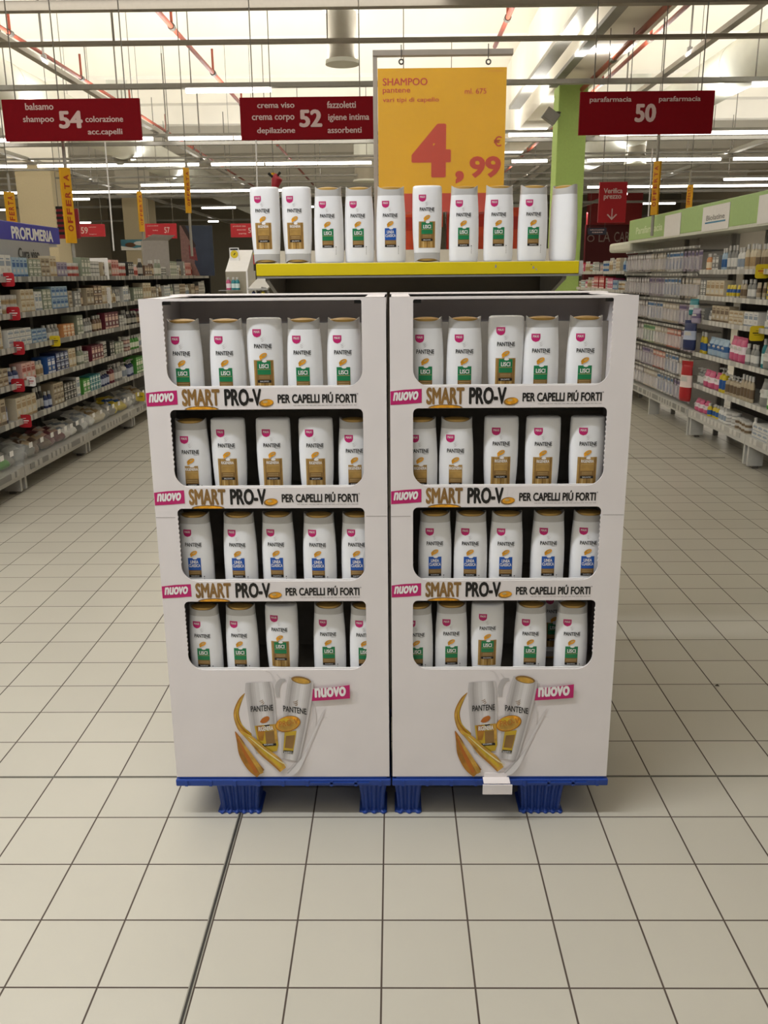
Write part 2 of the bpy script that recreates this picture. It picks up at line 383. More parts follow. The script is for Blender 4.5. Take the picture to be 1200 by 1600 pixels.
drop_duct(992, 257, 21.5, .22, .5, 'pale duct outlet hanging below the pharmacy aisle sign')
drop_duct(572, 284, 24.5, .3, .7, 'pale duct outlet half hidden by the price poster')
cv = MB()
for seg in (((938, 0), (960, 2), (985, 0), (1030, -8)), ):
    cv.tube([atZ(a, b, 4.1) for a, b in seg], .02, 8)
tag(cv.build('cable', DKMETAL, smooth=True), 'grey flexible cable looping below the roof beam', 'cable')
sp = atY(860, 182, 13.95)
root = empty('floodlight', sp)
MB().box(-.11, .11, -.1, .06, -.08, .08).build('lamp_head', METAL, root, rot=(0, .6, 0), bevel=.01)
MB().tube([(.08, .05, .05), (.32, .12, .08)], .025, 8).build('arm', DKMETAL, root)
tag(root, 'small grey floodlight fixed to the green pillar', 'lamp')

# ------------------------------------------------------------------ hanging signs
def quadtext(b, txt, x0, x1, y0, y1, Y, org, mi=0, bold=0., off=-.004, shear=0.):
    a = atY(x0, y1, Y); c = atY(x1, y0, Y)
    b.text(txt, a.x - org.x, c.x - org.x, a.z - org.z, c.z - org.z, front(off), mi, bold, shear)
def aisle_sign(box, texts, Y, label, mat_=SIGNRED, wires=True, name='aisle_sign'):
    x0, x1, y0, y1 = box
    a = atY(x0, y1, Y); c = atY(x1, y0, Y)
    root = empty(name, ((a.x + c.x) / 2, Y, a.z)); org = root.location
    w = (c.x - a.x) / 2; h = c.z - a.z
    MB().box(-w, w, 0, .03, 0, h).build('panel', mat_, root, bevel=.003)
    for tx in texts:
        t = MB(); quadtext(t, tx[0], *tx[1:5], Y, org, 0, tx[5] if len(tx) > 5 else .015); t.build('lettering', SIGNTXT, root)
    if wires:
        for x in (-w * .8, w * .8): MB().box(x - .004, x + .004, .01, .018, h, 6.85 - org.z).build('hanging_wire', WIRE, root)
    tag(root, label, 'sign')
    return root
SG = []
SG += [aisle_sign((9, 217, 153, 221), [('balsamo', 40, 83, 161, 172), ('shampoo', 37, 84, 181, 194), ('54', 93, 128, 174, 200, .03), ('colorazione', 134, 192, 181, 191), ('acc.capelli', 138, 191, 201, 213)], 8, 'dark red aisle sign with number 54, listing shampoo')]
SG += [aisle_sign((377, 583, 150, 219), [('crema viso', 402, 460, 160, 169), ('crema corpo', 394, 460, 180, 191), ('depilazione', 402, 461, 199, 211), ('52', 468, 503, 172, 198, .03), ('fazzoletti', 511, 556, 158, 169), ('igiene intima', 513, 577, 178, 191), ('assorbenti', 512, 565, 198, 208)], 8, 'dark red aisle sign with number 52, listing face cream')]
aisle_sign((904, 1118, 141, 211), [('parafarmacia', 921, 987, 151, 162), ('parafarmacia', 1029, 1095, 150, 161), ('50', 991, 1026, 163, 190, .03)], 8, 'dark red aisle sign with number 50, listing pharmacy goods')
FR = mat('far_sign_red', 'b3202c', .5, var=.04)
aisle_sign((122, 163, 350, 370), [('59', 127, 137, 355, 365), ('pannolini', 139, 150, 354, 356), ('bagno', 140, 151, 365, 367)], 20, 'small red aisle sign with number 59 behind the yellow banner', FR, True)
aisle_sign((228, 275, 349, 373), [('pannolini', 230, 247, 352, 354), ('baby', 239, 247, 359, 361), ('57', 257, 265, 355, 364), ('omogeneizzati', 231, 247, 367, 369)], 20, 'small red aisle sign with number 57 above the white carton', FR, True)
aisle_sign((361, 405, 349, 371), [('prodotti casa', 364, 384, 352, 355), ('detersivi', 370, 384, 358, 360), ('5', 388, 392, 356, 364), ('carta', 373, 385, 364, 366)], 20, 'small red aisle sign half hidden by the leftmost shelf bottle', FR, True)
r = aisle_sign((92, 121, 326, 373), [('verifica', 98, 110, 334, 338)], 14, 'dark red hanging sign behind the nearest yellow banner', mat('deep_red', '8c1522', .5), True)
t = MB()
for k in range(6): t.box(-.17, .0, -.004, -.002, .06 + k * .075, .10 + k * .075)
t.build('dark_bars', BLACK, r)
V = aisle_sign((934, 981, 284, 348), [('Verifica', 943, 973, 294, 302, .02), ('prezzo', 943, 971, 305, 313, .02)], 11, 'bright red hanging sign with a white arrow pointing down', mat('bright_red', 'b01420', .5, var=.03), True, 'price_check_sign')
arr = MB(); o = V.location; c = atY(956, 335, 11); cx, cz = c.x - o.x, c.z - o.z; q = 11 / F_PX
arr.box(cx - q * .7, cx + q * .7, -.006, -.002, cz - 6 * q, cz + 8 * q)
arr.prism([(cx, cz - 8 * q), (cx - 7.5 * q, cz - .5 * q), (cx - 6 * q, cz + .7 * q), (cx, cz - 5.5 * q), (cx + 6 * q, cz + .7 * q), (cx + 7.5 * q, cz - .5 * q)], -.006, -.002)
arr.build('arrow', SIGNTXT, V)

BAN = mat('banner_yellow', 'e8ab14', .45, var=.05); BANR = mat('banner_red', 'b23a1a', .5, var=0)
def banner(xc, y0, y1, Y, wpx, label, pole=None, tilt=-.25):
    a = atY(xc, y1, Y); c = atY(xc, y0, Y); h = c.z - a.z
    w = wpx * .72 * Y / F_PX
    root = empty('offer_banner', (a.x, Y, a.z))
    ang = math.radians(58) if xc < 600 else math.radians(-58)
    W2 = w / math.cos(ang) / 2
    f = MB().box(-W2, W2, -.012, .012, 0, h).build('board', BAN, root, rz=ang, bevel=.002)
    t = MB(); word = 'OFFERTA'; step = h * .78 / 7
    for sgn in (1, -1):
        for i, ch in enumerate(word):
            z0 = h * .16 + i * step
            # letters lie on their sides, reading upwards
            v, fc = text2d(ch, .03); xs = [q_[0] for q_ in v]; zs = [q_[1] for q_ in v]
            k = W2 * 1.1 / (max(zs) - min(zs)); kx = step * .75 / (max(xs) - min(xs))
            t.add([(sgn * (-(q_[1] - min(zs)) * k + W2 * .55), -sgn * .0135, z0 + (q_[0] - min(xs)) * kx) for q_ in v], fc)
    t.build('lettering', BANR, root, rz=ang)
    MB().tube([(.0, .03, -(pole[0] if pole else 0)), (.0, .03, h + (pole[1] if pole else .2))], .016, 8).build('pole', PALE, root)
    MB().box(-.004, .004, .026, .034, h, 6.85 - a.z).build('hanging_wire', WIRE, root)
    tag(root, label, 'banner'); return root
banner(112, 262, 380, 8.2, 13, 'tall yellow offer banner beside the perfume header, nearest of the banners', (.55, .3))
banner(22, 300, 372, 10.5, 12, 'yellow offer banner rising behind the blue perfume header')
banner(222, 299, 362, 13, 6, 'narrow yellow offer banner above the blue seascape poster', (.3, .1))
banner(295, 262, 333, 11.0, 7, 'narrow yellow offer banner above the dark blue poster', (.5, .1))
BN = banner(1022, 252, 336, 9.2, 9, 'yellow offer banner above the green header, nearer of the two', (.2, .3))
banner(1076, 289, 326, 13.5, 7, 'orange-yellow offer banner behind the green header, farther of the two')
BT = banner(428, 270, 300, 10, 4, 'thin yellow banner rising behind the upside-down gold bottles', (.9, 0))
o = MB(); c = atY(430, 280, 9.9) - BT.location
o.tube([(c.x - .02, c.y, c.z - .12), (c.x + .02, c.y, c.z), (c.x, c.y, c.z + .05)], [.03, .06, .02], 8)
o.tube([(c.x, c.y, c.z), (c.x - .07, c.y - .02, c.z + .06)], .015, 6, 1); o.tube([(c.x, c.y, c.z), (c.x + .06, c.y - .02, c.z + .07)], .015, 6, 1)
o.build('ornament', [mat('ornament_red', 'a81c2c', .5), BLACK], BT, smooth=True)
# thin white hanging cords under the signs
for (xa, ya, xb, yb, Y, lab) in ((164, 221, 178, 392, 7.9, 'thin white cord hanging below the shampoo sign'), (400, 219, 402, 292, 7.9, 'thin white cord hanging below the middle sign'), (1020, 232, 1013, 338, 9.0, 'thin white rod beside the nearer yellow banner of the green header')):
    a, b_ = atY(xa, ya, Y), atY(xb, yb, Y)
    par = {164: SG[0], 400: SG[1], 1020: BN}[xa]
    MB().tube([a - par.location, b_ - par.location], .007, 6).build('hanging_cord', WHITE, par)

# far dark red shop front
a = atY(914, 396, 40); c = atY(1000, 350, 40)
root = empty('shop_front', ((a.x + c.x) / 2, 40, 0)); w = (c.x - a.x) / 2
MB().box(-w, w, 0, .3, 0, c.z).build('facade', mat('shop_dark_red', '5c0d12', .6), root)
MB().box(-w, w, -.2, .1, c.z - .02, c.z + 1.3).build('fascia_band', mat('shop_red', '8f1a1c', .6), root)
t = MB(); o = root.location
for ch, x0, x1, y0, y1 in (('O', 917, 929, 367, 378), ('LA', 935, 954, 362, 378), ('CARTA', 959, 1000, 362, 378)):
    A = atY(x0, y1, 40); B = atY(x1, y0, 40); t.text(ch, A.x - o.x, B.x - o.x, A.z, B.z, front(-.02))
t.build('lettering', mat('shop_grey_letters', 'a48e86', .5, var=0), root)
tag(root, 'far dark red shop front with grey capital letters', 'shop front')
aisle_sign((918, 948, 356, 367), [('informazioni', 922, 944, 358, 360), ('cassa', 925, 942, 362, 364)], 30, 'small navy hanging sign in front of the dark red shop front', mat('navy', '1c1c34', .5), True, 'hanging_sign')

# ------------------------------------------------------------------ price poster over the gondola end
Y = 3.0
root = empty('price_poster', (atY(692, 410, Y).x, Y, 1.5)); og = root.location
def P(x, y): p = atY(x, y, Y); return (p.x - og.x, p.z - og.z)
fr = MB()
x0, zt = P(582, 77); x1, zb = P(589, 86); xr, _ = P(803, 77)
FRM = mat('poster_frame', 'b0a597', .4, metal=.3, var=.04)
fr.box(x0, x1, .012, .03, 0, zt); fr.box(x0, xr, .008, .034, zb, zt)
fr.build('frame', FRM, root, bevel=.001)
(ax, az), (bx, bz) = P(592, 332), P(792, 105)
MB().box(ax, bx, -.002, .002, az, bz).build('sheet', mat('poster_yellow', 'e6aa00', .6, spec=.2,  var=.05, scale=6), root)
pr = MB(); (cx0, cz0) = P(592, 303)
pr.box(ax, bx, -.0028, -.0021, az, cz0, 1)
def pt(txt, xa, xb, ya, yb, mi=0, bold=0., fat=0.):
    a_ = P(xa, yb); b_ = P(xb, ya); pr.text(txt, a_[0], b_[0], a_[1], b_[1], front(-.0026), mi, bold, fat=fat)
pt('SHAMPOO', 598, 668, 122, 134, 0, .012); pt('pantene', 598, 641, 138, 148, 0, .006); pt('vari tipi di capello', 598, 686, 152, 162, 0, .006); pt('ml. 675', 726, 760, 138, 147, 0, .006)
pt('4', 643, 705, 194, 277, 0, .008, .045); pt(',', 711, 725, 267, 287, 0, .0, .05); pt('99', 733, 783, 244, 278, 0, .006, .03); pt('€', 771, 784, 213, 229, 0, .005)
pt('Speciale', 600, 650, 309, 318, 2, .01)
pt('promozione', 763, 788, 110, 112, 0)
pr.build('price_print', [mat('poster_orange_red', 'c8401f', .4, var=.03), mat('poster_red_band', 'c23c22', .4, var=.05), WHITE], root)
(sx, sz), (tx, tz) = P(590, 336), P(800, 93)
MB().box(sx, tx, -.006, -.0045, sz, tz).build('clear_sleeve', clear_mat('clear_sleeve', (.9, .9, .88), .025, .15), root)
for xx in (627, 763):
    hk = MB(); (hx, hz) = P(xx, 97)
    hk.tube([(hx, .006, zb + .03), (hx, .004, hz + .012)], .0016, 6)
    hk.tube([(hx + .007 * math.cos(k * PI / 6), -.004, hz + .007 * math.sin(k * PI / 6)) for k in range(13)], .0025, 6)
    hk.build('ring_hook', DKMETAL, root, smooth=True)
tag(root, 'large yellow price poster reading 4,99 in a grey frame', 'poster')

# ------------------------------------------------------------------ gondola end with the yellow shelf
root = empty('gondola_end', (.075, 3.05, 0))
def gx(x): return x - .075
MB().box(gx(-.40), gx(.55), -.415, .0, 1.462, 1.5).build('shelf_board', SHELFM, root, bevel=.002)
ys = MB().box(gx(-.401), gx(.541), -.432, -.4155, 1.464, 1.499)
ys.build('price_strip', YELLOW, root, bevel=.0015)
ys = MB()
for (x, z, w, h) in ((.296, 1.482, .004, .010), (.405, 1.479, .005, .007), (.415, 1.474, .003, .006)):
    MB().flat([(gx(x), z), (gx(x + w), z - .001), (gx(x + w * 1.4), z + h * .5), (gx(x + w * .6), z + h), (gx(x + .001), z + h * .8)], -.4325).build('tape_scrap', GREYP, root)
ys.flat(ellipse(gx(.402), 1.49, .0013, .0013, 8), -.4325).build('dark_spot', BLACK, root)
MB().box(gx(.541), gx(.553), -.43, -.41, 1.463, 1.5).build('strip_end', SHELFM, root)
MB().box(gx(-.40), gx(.55), -.43, -.412, 1.457, 1.463).build('lower_lip', METAL, root)
bp = MB().box(gx(-.385), gx(.515), -.0, .03, .1, 1.461)
for k in range(5): bp.box(gx(-.385), gx(.515), -.006, .0, 1.40 - k * .25, 1.404 - k * .25)
bp.build('back_panel', TAUPE, root)
for x in (-.38, .50):
    MB().prism([(-.40, 1.4615), (-.40, 1.45), (-.12, 1.39), (0, 1.35), (0, 1.4615)], gx(x), gx(x) + .012, 'x').build('shelf_bracket', METAL, root)
MB().box(gx(-.40), gx(.55), -.02, .03, 1.5, 1.545).build('rear_ledge', mat('beige_ledge', 'c4baa6', .6), root)
MB().box(gx(-.39), gx(.52), -.38, .03, .0, .1).build('base_plinth', DKMETAL, root)
tag(root, 'dark gondola end with a yellow-edged shelf behind the cardboard displays', 'shelf unit')
# gondola run behind it, with orange packets on top
root = empty('gondola_run', (.075, 3.09, 0))
MB().box(-.46, .46, 0, .9, 0, 1.52).build('carcass', TAUPE, root)
MB().box(-.47, .47, 0, .92, 1.52, 1.545).build('top_deck', mat('beige_ledge', 'c4baa6', .6), root)
tag(root, 'taupe gondola run standing behind the yellow-edged shelf', 'shelf unit')
OR = [mat('packet_orange', 'cc4a26', .45, var=.2, scale=25), mat('packet_red', 'b02c20', .45, var=.2, scale=25), mat('packet_dark', '4a4638', .5, var=.3, scale=30)]
ox = -.05
for i, (w, mi, h) in enumerate(((.07, 2, .12), (.09, 0, .15), (.085, 2, .17), (.1, 1, .16), (.1, 0, .17), (.09, 0, .15), (.07, 1, .16))):
    b = MB(); b.box(ox, ox + w - .006, 3.3, 3.36, 1.545, 1.545 + h, 0); b.box(ox + .008, ox + w - .014, 3.2985, 3.2999, 1.545 + h * .5, 1.545 + h * .8, 1)
    tag(b.build('snack_carton', [OR[mi], OR[(mi + 1) % 3]], bevel=.002), ['dark', 'orange', 'dark', 'red', 'orange', 'orange', 'red'][i] + ' small carton behind the shelf bottles, %s along from the poster post' % ['first', 'second', 'third', 'fourth', 'fifth', 'sixth', 'seventh'][i], 'carton', 'cartons on the gondola top')
    ox += w

# ------------------------------------------------------------------ bottles
BH, BW, BD = .2145, .0438, .0255
PROF = [(0, .92, .88), (.004, .965, .95), (.02, .99, 1), (.08, 1, 1), (.12, .985, .98), (.15, .955, .95), (.175, .915, .92), (.1875, .895, .90)]
CAPZ = .1875
def prof(z):
    for (z0, a0, b0), (z1, a1, b1) in zip(PROF, PROF[1:]):
        if z <= z1:
            t = max(0, (z - z0) / (z1 - z0)); return (a0 + (a1 - a0) * t) * BW, (b0 + (b1 - b0) * t) * BD
    t = min(1, (z - CAPZ) / (BH - CAPZ)); return (.895 - .015 * t) * BW, (.90 - .03 * t) * BD
NE = 2.5
def sring(a, b, z, n=40, dip=0):
    r = []
    for i in range(n):
        t = 2 * PI * i / n; c, s_ = math.cos(t), math.sin(t)
        x = a * math.copysign(abs(c) ** (2 / NE), c); y = b * math.copysign(abs(s_) ** (2 / NE), s_)
        zz = z - dip * (1 - min(1, abs(x / a)) ** 3.5) if dip else z
        r.append((x, y, zz))
    return r
def surf(inv):
    def fn(x, z, off=.0004):
        a, b = prof(BH - z if inv else z)
        return (x, -b * max(0, 1 - min(1, abs(x / a)) ** NE) ** (1 / NE) - off, z)
    return fn
def flip(me):
    for v in me.vertices: v.co.z = BH - v.co.z
    me.flip_normals(); return me
def body_mesh(): 
    zs = [0, .002, .004, .01, .02, .04, .06, .08, .1, .12, .135, .15, .16, .17, .18, CAPZ]
    return MB().rings([sring(*(tuple(q * (.93 if z == 0 else 1) for q in prof(z))), z) for z in zs]).mesh('body', [BOTTLE], True)
def cap_mesh():
    b = MB(); R = []
    R.append(sring(*(q * 1.0 for q in prof(CAPZ)), CAPZ + .0003)); 
    for t, d in ((.3, .0), (.6, .003), (.85, .008), (1, .0105)): 
        z = CAPZ + (BH - CAPZ) * t; R.append(sring(*prof(z), z, dip=d))
    a, c = prof(BH); R.append(sring(a * .965, c * .93, BH, dip=.0105)); R.append(sring(a * .93, c * .88, BH - .006, dip=.008))
    b.rings(R, 0)
    rr = [[(a * .86 * k * math.cos(t), c * .955 * k * math.sin(t), BH - .0125 + .0118 * math.sqrt(max(0, 1 - k * k * .6))) for t in [2 * PI * i / 32 for i in range(32)]] for k in (1, .93, .8, .6, .35, .1)]
    b.rings([[(x, y, z - .006) for x, y, z in rr[0]]] + rr, 1)
    return b.mesh('cap', [PEARL, GOLDCAP], True)
ME = {('body', 0): body_mesh(), ('cap', 0): cap_mesh()}
ME[('body', 1)] = flip(ME[('body', 0)].copy()); ME[('cap', 1)] = flip(ME[('cap', 0)].copy())
BR2 = mat('bronze_fade_print', 'b08a48', .35, var=.3, scale=45); BRL = mat('pale_bronze_print', 'c9ab72', .4, var=.2, scale=40)
LM = [PINK, WHITE, BLACK, GREYP, AMBER, BR2, GREEN, BLUE, BRL, BRONZE]
def label_mesh(kind):
    inv = kind[0] == 'C'; sf = surf(inv); b = MB(); Wd = 2 * BW
    def X(u): return (u - .5) * Wd
    def Z(t): return BH * (1 - t)
    def mp(off): return lambda x, z: sf(x, z, off)
    def rect(u0, u1, t0, t1, mi, off=.0004): b.grid(X(u0), X(u1), Z(t1), Z(t0), mp(off), 8, 4, mi)
    def tx(s_, u0, u1, t0, t1, mi, off=.0009, bold=0.): b.text(s_, X(u0), X(u1), Z(t1), Z(t0), mp(off), mi, bold)
    s0 = -.075 if inv else 0           # everything sits a little higher on the inverted bottle
    # shield badge
    u0, u1, t0, t1 = .2, .44, .195 + s0, .285 + s0
    um, uh = (X(u0) + X(u1)) / 2, (X(u1) - X(u0)) / 2
    b.lens(Z(t1), Z(t0), lambda t: (um - uh * min(1, max(0, 1 - max(0, .55 - t) ** 2 / .3025) ** .5 + .02), um + uh * min(1, max(0, 1 - max(0, .55 - t) ** 2 / .3025) ** .5 + .02)), mp(.0005), 0, 10, 8)
    tx('MAXI', .24, .40, .21 + s0, .237 + s0, 1, .0011, .01)
    for k in range(3):                 # three slanting strokes
        z = Z(.285 + s0 + k * .016); x = X(.40 + k * .012)
        b.flat([(x, z - .003), (x + .004, z - .0022), (x + .009, z + .0015), (x + .013, z + .0045), (x + .008, z + .0005), (x + .004, z - .0032)], map=mp(.0005), mi=3)
    tx('PANTENE', .23, .72, .36 + s0, .405 + s0, 2, .0008, .016); tx('PRO-V', .57, .71, .413 + s0, .424 + s0, 2)
    e = ellipse(X(.47), Z(.49 + s0), .0105, .0055, 18, .5); b.flat(e, map=mp(.0012), mi=4)
    e = ellipse(X(.49), Z(.482 + s0), .0055, .002, 12, .5); b.flat(e, map=mp(.0016), mi=8)
    e = ellipse(X(.40), Z(.525 + s0), .003, .002, 10, .2); b.flat(e, map=mp(.0012), mi=4)
    if inv:
        rect(.2, .75, .465, .81, 5)
        for u in (.25, .34, .47, .60, .68): rect(u, u + .035, .47, .81, 8 if u in (.34, .6) else 9, .0006)
    c0, c1, top = .29, .67, .55 + s0
    mid = {'green': 6, 'blue': 7, 'gold': 5}[kind[2:]]
    n = b
    rect(c0, c1, top, top + .155, mid, .0008); rect(c0, c1, top + .155, top + .215, 9, .0008); rect(c0, c1, top + .215, top + .247, 2, .0008)
    b.flat(ellipse(X(.50), Z(top + .002), .006, .003, 12), map=mp(.0012), mi=1)
    if kind[2:] == 'green': tx('LISCI', .35, .61, top + .035, top + .08, 1, .0013, .02); rect(.31, .65, top + .092, top + .096, 8, .0011)
    elif kind[2:] == 'blue': tx('LINEA', .36, .6, top + .03, top + .067, 1, .0013, .018); tx('CLASSICA', .31, .65, top + .078, top + .115, 1, .0013, .018)
    else: tx('RIGENERA', .3, .66, top + .022, top + .056, 1, .0013, .018); rect(.31, .65, top + .075, top + .079, 8, .0011)
    for k in range(2): rect(.33, .63, top + .17 + k * .02, top + .176 + k * .02, 8, .0011)
    tx('BALSAMO' if inv else 'SHAMPOO', .36, .6, top + .223, top + .239, 1, .0013)
    if not inv:
        b.flat(ellipse(X(.745), Z(.79), .0012, .0018, 8), map=mp(.0006), mi=2)
        for k in range(4): rect(.738, .752, .81 + k * .022, .825 + k * .022, 3, .0005)
    return b.mesh('front_label', LM)
LABELS = {k: label_mesh(k) for k in ('S_green', 'S_blue', 'S_gold', 'C_gold', 'C_green')}
bk = MB(); sfb = surf(0)
for k in range(7):
    u = .18 + k * .03; 
    bk.grid((u - .5) * 2 * BW, (u - .487) * 2 * BW, BH * (.28 + .03 * (k % 3)), BH * (.78 - .02 * (k % 2)), lambda x, z: sfb(x, z, .0005), 1, 22, 0)
LABELS['S_back'] = bk.mesh('back_label', [mat('faint_grey_print', 'c9c7c6', .5, var=0)])
def bottle(kind, loc, rz, label, group):
    inv = int(kind[0] == 'C')
    r = empty('conditioner_bottle' if inv else 'shampoo_bottle', loc, rz); tag(r, label, 'bottle', group)
    for nm, me in (('body', ME[('body', inv)]), ('cap', ME[('cap', inv)]), ('back_label' if kind == 'S_back' else 'front_label', LABELS[kind])):
        c = bpy.data.objects.new(nm, me); COL.objects.link(c); c.parent = r
    return r
ORD = ['leftmost', 'second from the left', 'third from the left', 'fourth from the left', 'fifth from the left', 'sixth from the left', 'seventh from the left', 'eighth from the left', 'ninth from the left', 'rightmost']
COLN = {'green': 'green', 'blue': 'blue', 'gold': 'gold-brown'}
xs = [-.377, -.284, -.19, -.1, -.006, .101, .21, .312, .413, .506]
ks = ['C_gold', 'C_gold', 'S_green', 'S_green', 'S_blue', 'C_green', 'S_green', 'S_green', 'S_green', 'S_back']
for i, (x, k) in enumerate(zip(xs, ks)):
    lab = ('white bottle turned to its back, rightmost on the yellow-edged shelf' if k == 'S_back' else
           '%s bottle, %s label, %s on the yellow-edged shelf' % ('upside-down' if k[0] == 'C' else 'upright', COLN[k[2:]], ORD[i].replace('the ', '')))
    bottle(k, (x, 2.69 + (.012 if i == 9 else random.uniform(-.004, .004)), 1.5), PI * .74 if k == 'S_back' else random.uniform(-.05, .05) - (.05 if i < 2 else 0), lab, 'bottles on the yellow-edged shelf')

# ------------------------------------------------------------------ cardboard displays
YF = 2.10
BX0 = {'l': -.606, 'r': -.0095}; BWID = .588; Z0, Z1 = .131, 1.414
PLBLUE = mat('pallet_blue', '1d3f8f', .45, var=.08, scale=12)
TRAY = [.410, .662, .907, 1.152]
OPEN = [(.453, .648), (.703, .899), (.953, 1.15), (1.203, 1.4085)]
OU = (.056, .530)
def rounded(u0, u1, z0, z1, rb, rt, teeth=None, n=8):
    L = []
    def arc(cx, cz, r, a0): return [(cx + r * math.cos(a0 + k * PI / 2 / n), cz + r * math.sin(a0 + k * PI / 2 / n)) for k in range(n + 1)]
    L += arc(u0 + rb, z0 + rb, rb, PI); L += arc(u1 - rb, z0 + rb, rb, 1.5 * PI)
    if teeth == 'r':
        z = z0 + rb + .006
        while z < z1 - rt - .012: L += [(u1, z), (u1 - .0016, z + .002), (u1 - .0016, z + .005), (u1, z + .007)]; z += .012
    L += arc(u1 - rt, z1 - rt, rt, 0); L += arc(u0 + rt, z1 - rt, rt, PI / 2)
    if teeth == 'l':
        z = z1 - rt - .006
        while z > z0 + rb + .012: L += [(u0, z), (u0 + .0016, z - .002), (u0 + .0016, z - .005), (u0, z - .007)]; z -= .012
    return L
def art_px(u, v):     # lower artwork: pixel of the left display's front -> point on the panel
    p = atY(u, v, YF); return (p.x - BX0['l'], p.z - Z0)
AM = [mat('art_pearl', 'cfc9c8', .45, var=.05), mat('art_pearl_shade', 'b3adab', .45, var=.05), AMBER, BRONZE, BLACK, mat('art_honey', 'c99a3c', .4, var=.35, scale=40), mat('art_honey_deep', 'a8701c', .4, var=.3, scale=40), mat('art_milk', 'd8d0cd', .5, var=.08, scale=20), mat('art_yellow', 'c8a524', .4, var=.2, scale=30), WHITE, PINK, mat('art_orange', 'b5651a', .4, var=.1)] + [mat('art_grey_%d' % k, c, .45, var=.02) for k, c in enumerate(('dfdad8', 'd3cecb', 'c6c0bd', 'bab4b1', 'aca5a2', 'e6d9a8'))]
def crop(px, py): return art_px(340 + px / 4.2857, 1040 + py / 4.2857)
def artwork(root):
    b = MB(); lay = [-.0004]
    def poly(pts, mi): lay[0] -= .00012; b.flat([crop(*q_) for q_ in pts], lay[0], mi)
    def ttl(s_, x0, x1, y0, y1, mi, sl=0., bold=0.):
        lay[0] -= .00012; A = crop(x0, y1); B = crop(x1, y0); y_ = lay[0]
        b.text(s_, A[0], B[0], A[1], B[1], lambda x, z: (x, y_, z + sl * (x - A[0])), mi, bold)
    def smooth(pts, n=8):
        P_ = [pts[0]] + list(pts) + [pts[-1]]; o_ = []
        for i in range(1, len(P_) - 2):
            for k in range(n):
                t = k / n
                o_.append(tuple(.5 * (2 * P_[i][c] + (P_[i + 1][c] - P_[i - 1][c]) * t + (2 * P_[i - 1][c] - 5 * P_[i][c] + 4 * P_[i + 1][c] - P_[i + 2][c]) * t * t + (3 * P_[i][c] - P_[i - 1][c] - 3 * P_[i + 1][c] + P_[i + 2][c]) * t ** 3) for c in range(len(pts[0]))))
        return o_ + [tuple(pts[-1])]
    def stroke(pts, mi):                    # (x, y, width) path -> tapering ribbon
        q_ = smooth(pts); L_, R_ = [], []
        for i, (x, y, w) in enumerate(q_):
            a_, b_ = q_[max(0, i - 1)], q_[min(len(q_) - 1, i + 1)]; dx, dy = b_[0] - a_[0], b_[1] - a_[1]; d = math.hypot(dx, dy) or 1
            L_.append((x - dy / d * w / 2, y + dx / d * w / 2)); R_.append((x + dy / d * w / 2, y - dx / d * w / 2))
        lay[0] -= .00012; y_ = lay[0]; n = len(L_)
        b.add([(*crop(*p_)[:1], y_, crop(*p_)[1]) for p_ in L_ + R_], [(i, i + 1, n + i + 1, n + i) for i in range(n - 1)], mi)
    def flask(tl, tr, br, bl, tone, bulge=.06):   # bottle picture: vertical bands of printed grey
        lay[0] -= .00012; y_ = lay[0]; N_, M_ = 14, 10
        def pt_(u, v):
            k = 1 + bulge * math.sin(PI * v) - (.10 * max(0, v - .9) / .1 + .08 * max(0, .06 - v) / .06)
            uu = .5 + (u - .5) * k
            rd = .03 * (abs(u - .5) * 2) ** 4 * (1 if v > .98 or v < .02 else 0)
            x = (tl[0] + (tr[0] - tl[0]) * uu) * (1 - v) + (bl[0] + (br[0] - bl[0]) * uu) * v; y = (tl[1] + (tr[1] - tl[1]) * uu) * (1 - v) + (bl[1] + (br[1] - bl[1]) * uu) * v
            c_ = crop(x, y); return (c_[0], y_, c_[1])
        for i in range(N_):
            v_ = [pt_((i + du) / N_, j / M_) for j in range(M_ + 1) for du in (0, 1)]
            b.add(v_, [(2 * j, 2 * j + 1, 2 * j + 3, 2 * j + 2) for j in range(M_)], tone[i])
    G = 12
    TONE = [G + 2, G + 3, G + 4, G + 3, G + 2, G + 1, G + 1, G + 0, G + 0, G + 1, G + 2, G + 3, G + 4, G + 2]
    # honey and milk behind the bottles
    stroke([(182, 185, 4), (150, 235, 26), (125, 320, 36), (150, 410, 40), (205, 465, 46), (270, 520, 40)], 6)
    stroke([(178, 190, 4), (140, 260, 14), (118, 340, 14), (150, 420, 16), (215, 480, 20)], 5)
    stroke([(168, 215, 3), (135, 300, 6), (150, 380, 6), (230, 470, 8)], 8)
    stroke([(320, 38, 3), (352, 48, 8), (375, 85, 16), (392, 140, 26), (402, 210, 22)], 7); stroke([(452, 88, 4), (430, 92, 10), (408, 70, 8), (396, 55, 4)], 7)
    stroke([(455, 95, 14), (420, 105, 30), (400, 150, 34), (405, 210, 20)], G + 3)
    stroke([(640, 250, 8), (648, 340, 26), (630, 440, 40), (590, 560, 46), (540, 660, 40), (505, 714, 36)], 7)
    stroke([(722, 288, 3), (700, 330, 16), (660, 420, 20), (610, 530, 26), (540, 640, 34), (480, 712, 40)], 7)
    stroke([(705, 322, 2), (664, 410, 7), (612, 520, 9), (552, 620, 8)], G + 0); stroke([(735, 348, 2), (705, 345, 7), (690, 360, 9)], 7)
    # conditioner
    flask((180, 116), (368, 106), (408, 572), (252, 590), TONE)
    poly([(248, 402), (392, 388), (408, 530), (398, 570), (330, 582), (272, 524)], 8)
    poly([(258, 402), (300, 398), (316, 440), (306, 500), (276, 500)], 6)
    poly([(352, 393), (392, 388), (404, 500), (380, 520)], 5)
    poly([(318, 440), (378, 434), (386, 515), (326, 521)], 3)
    poly([(312, 396), (352, 392), (346, 402), (318, 405)], 4)
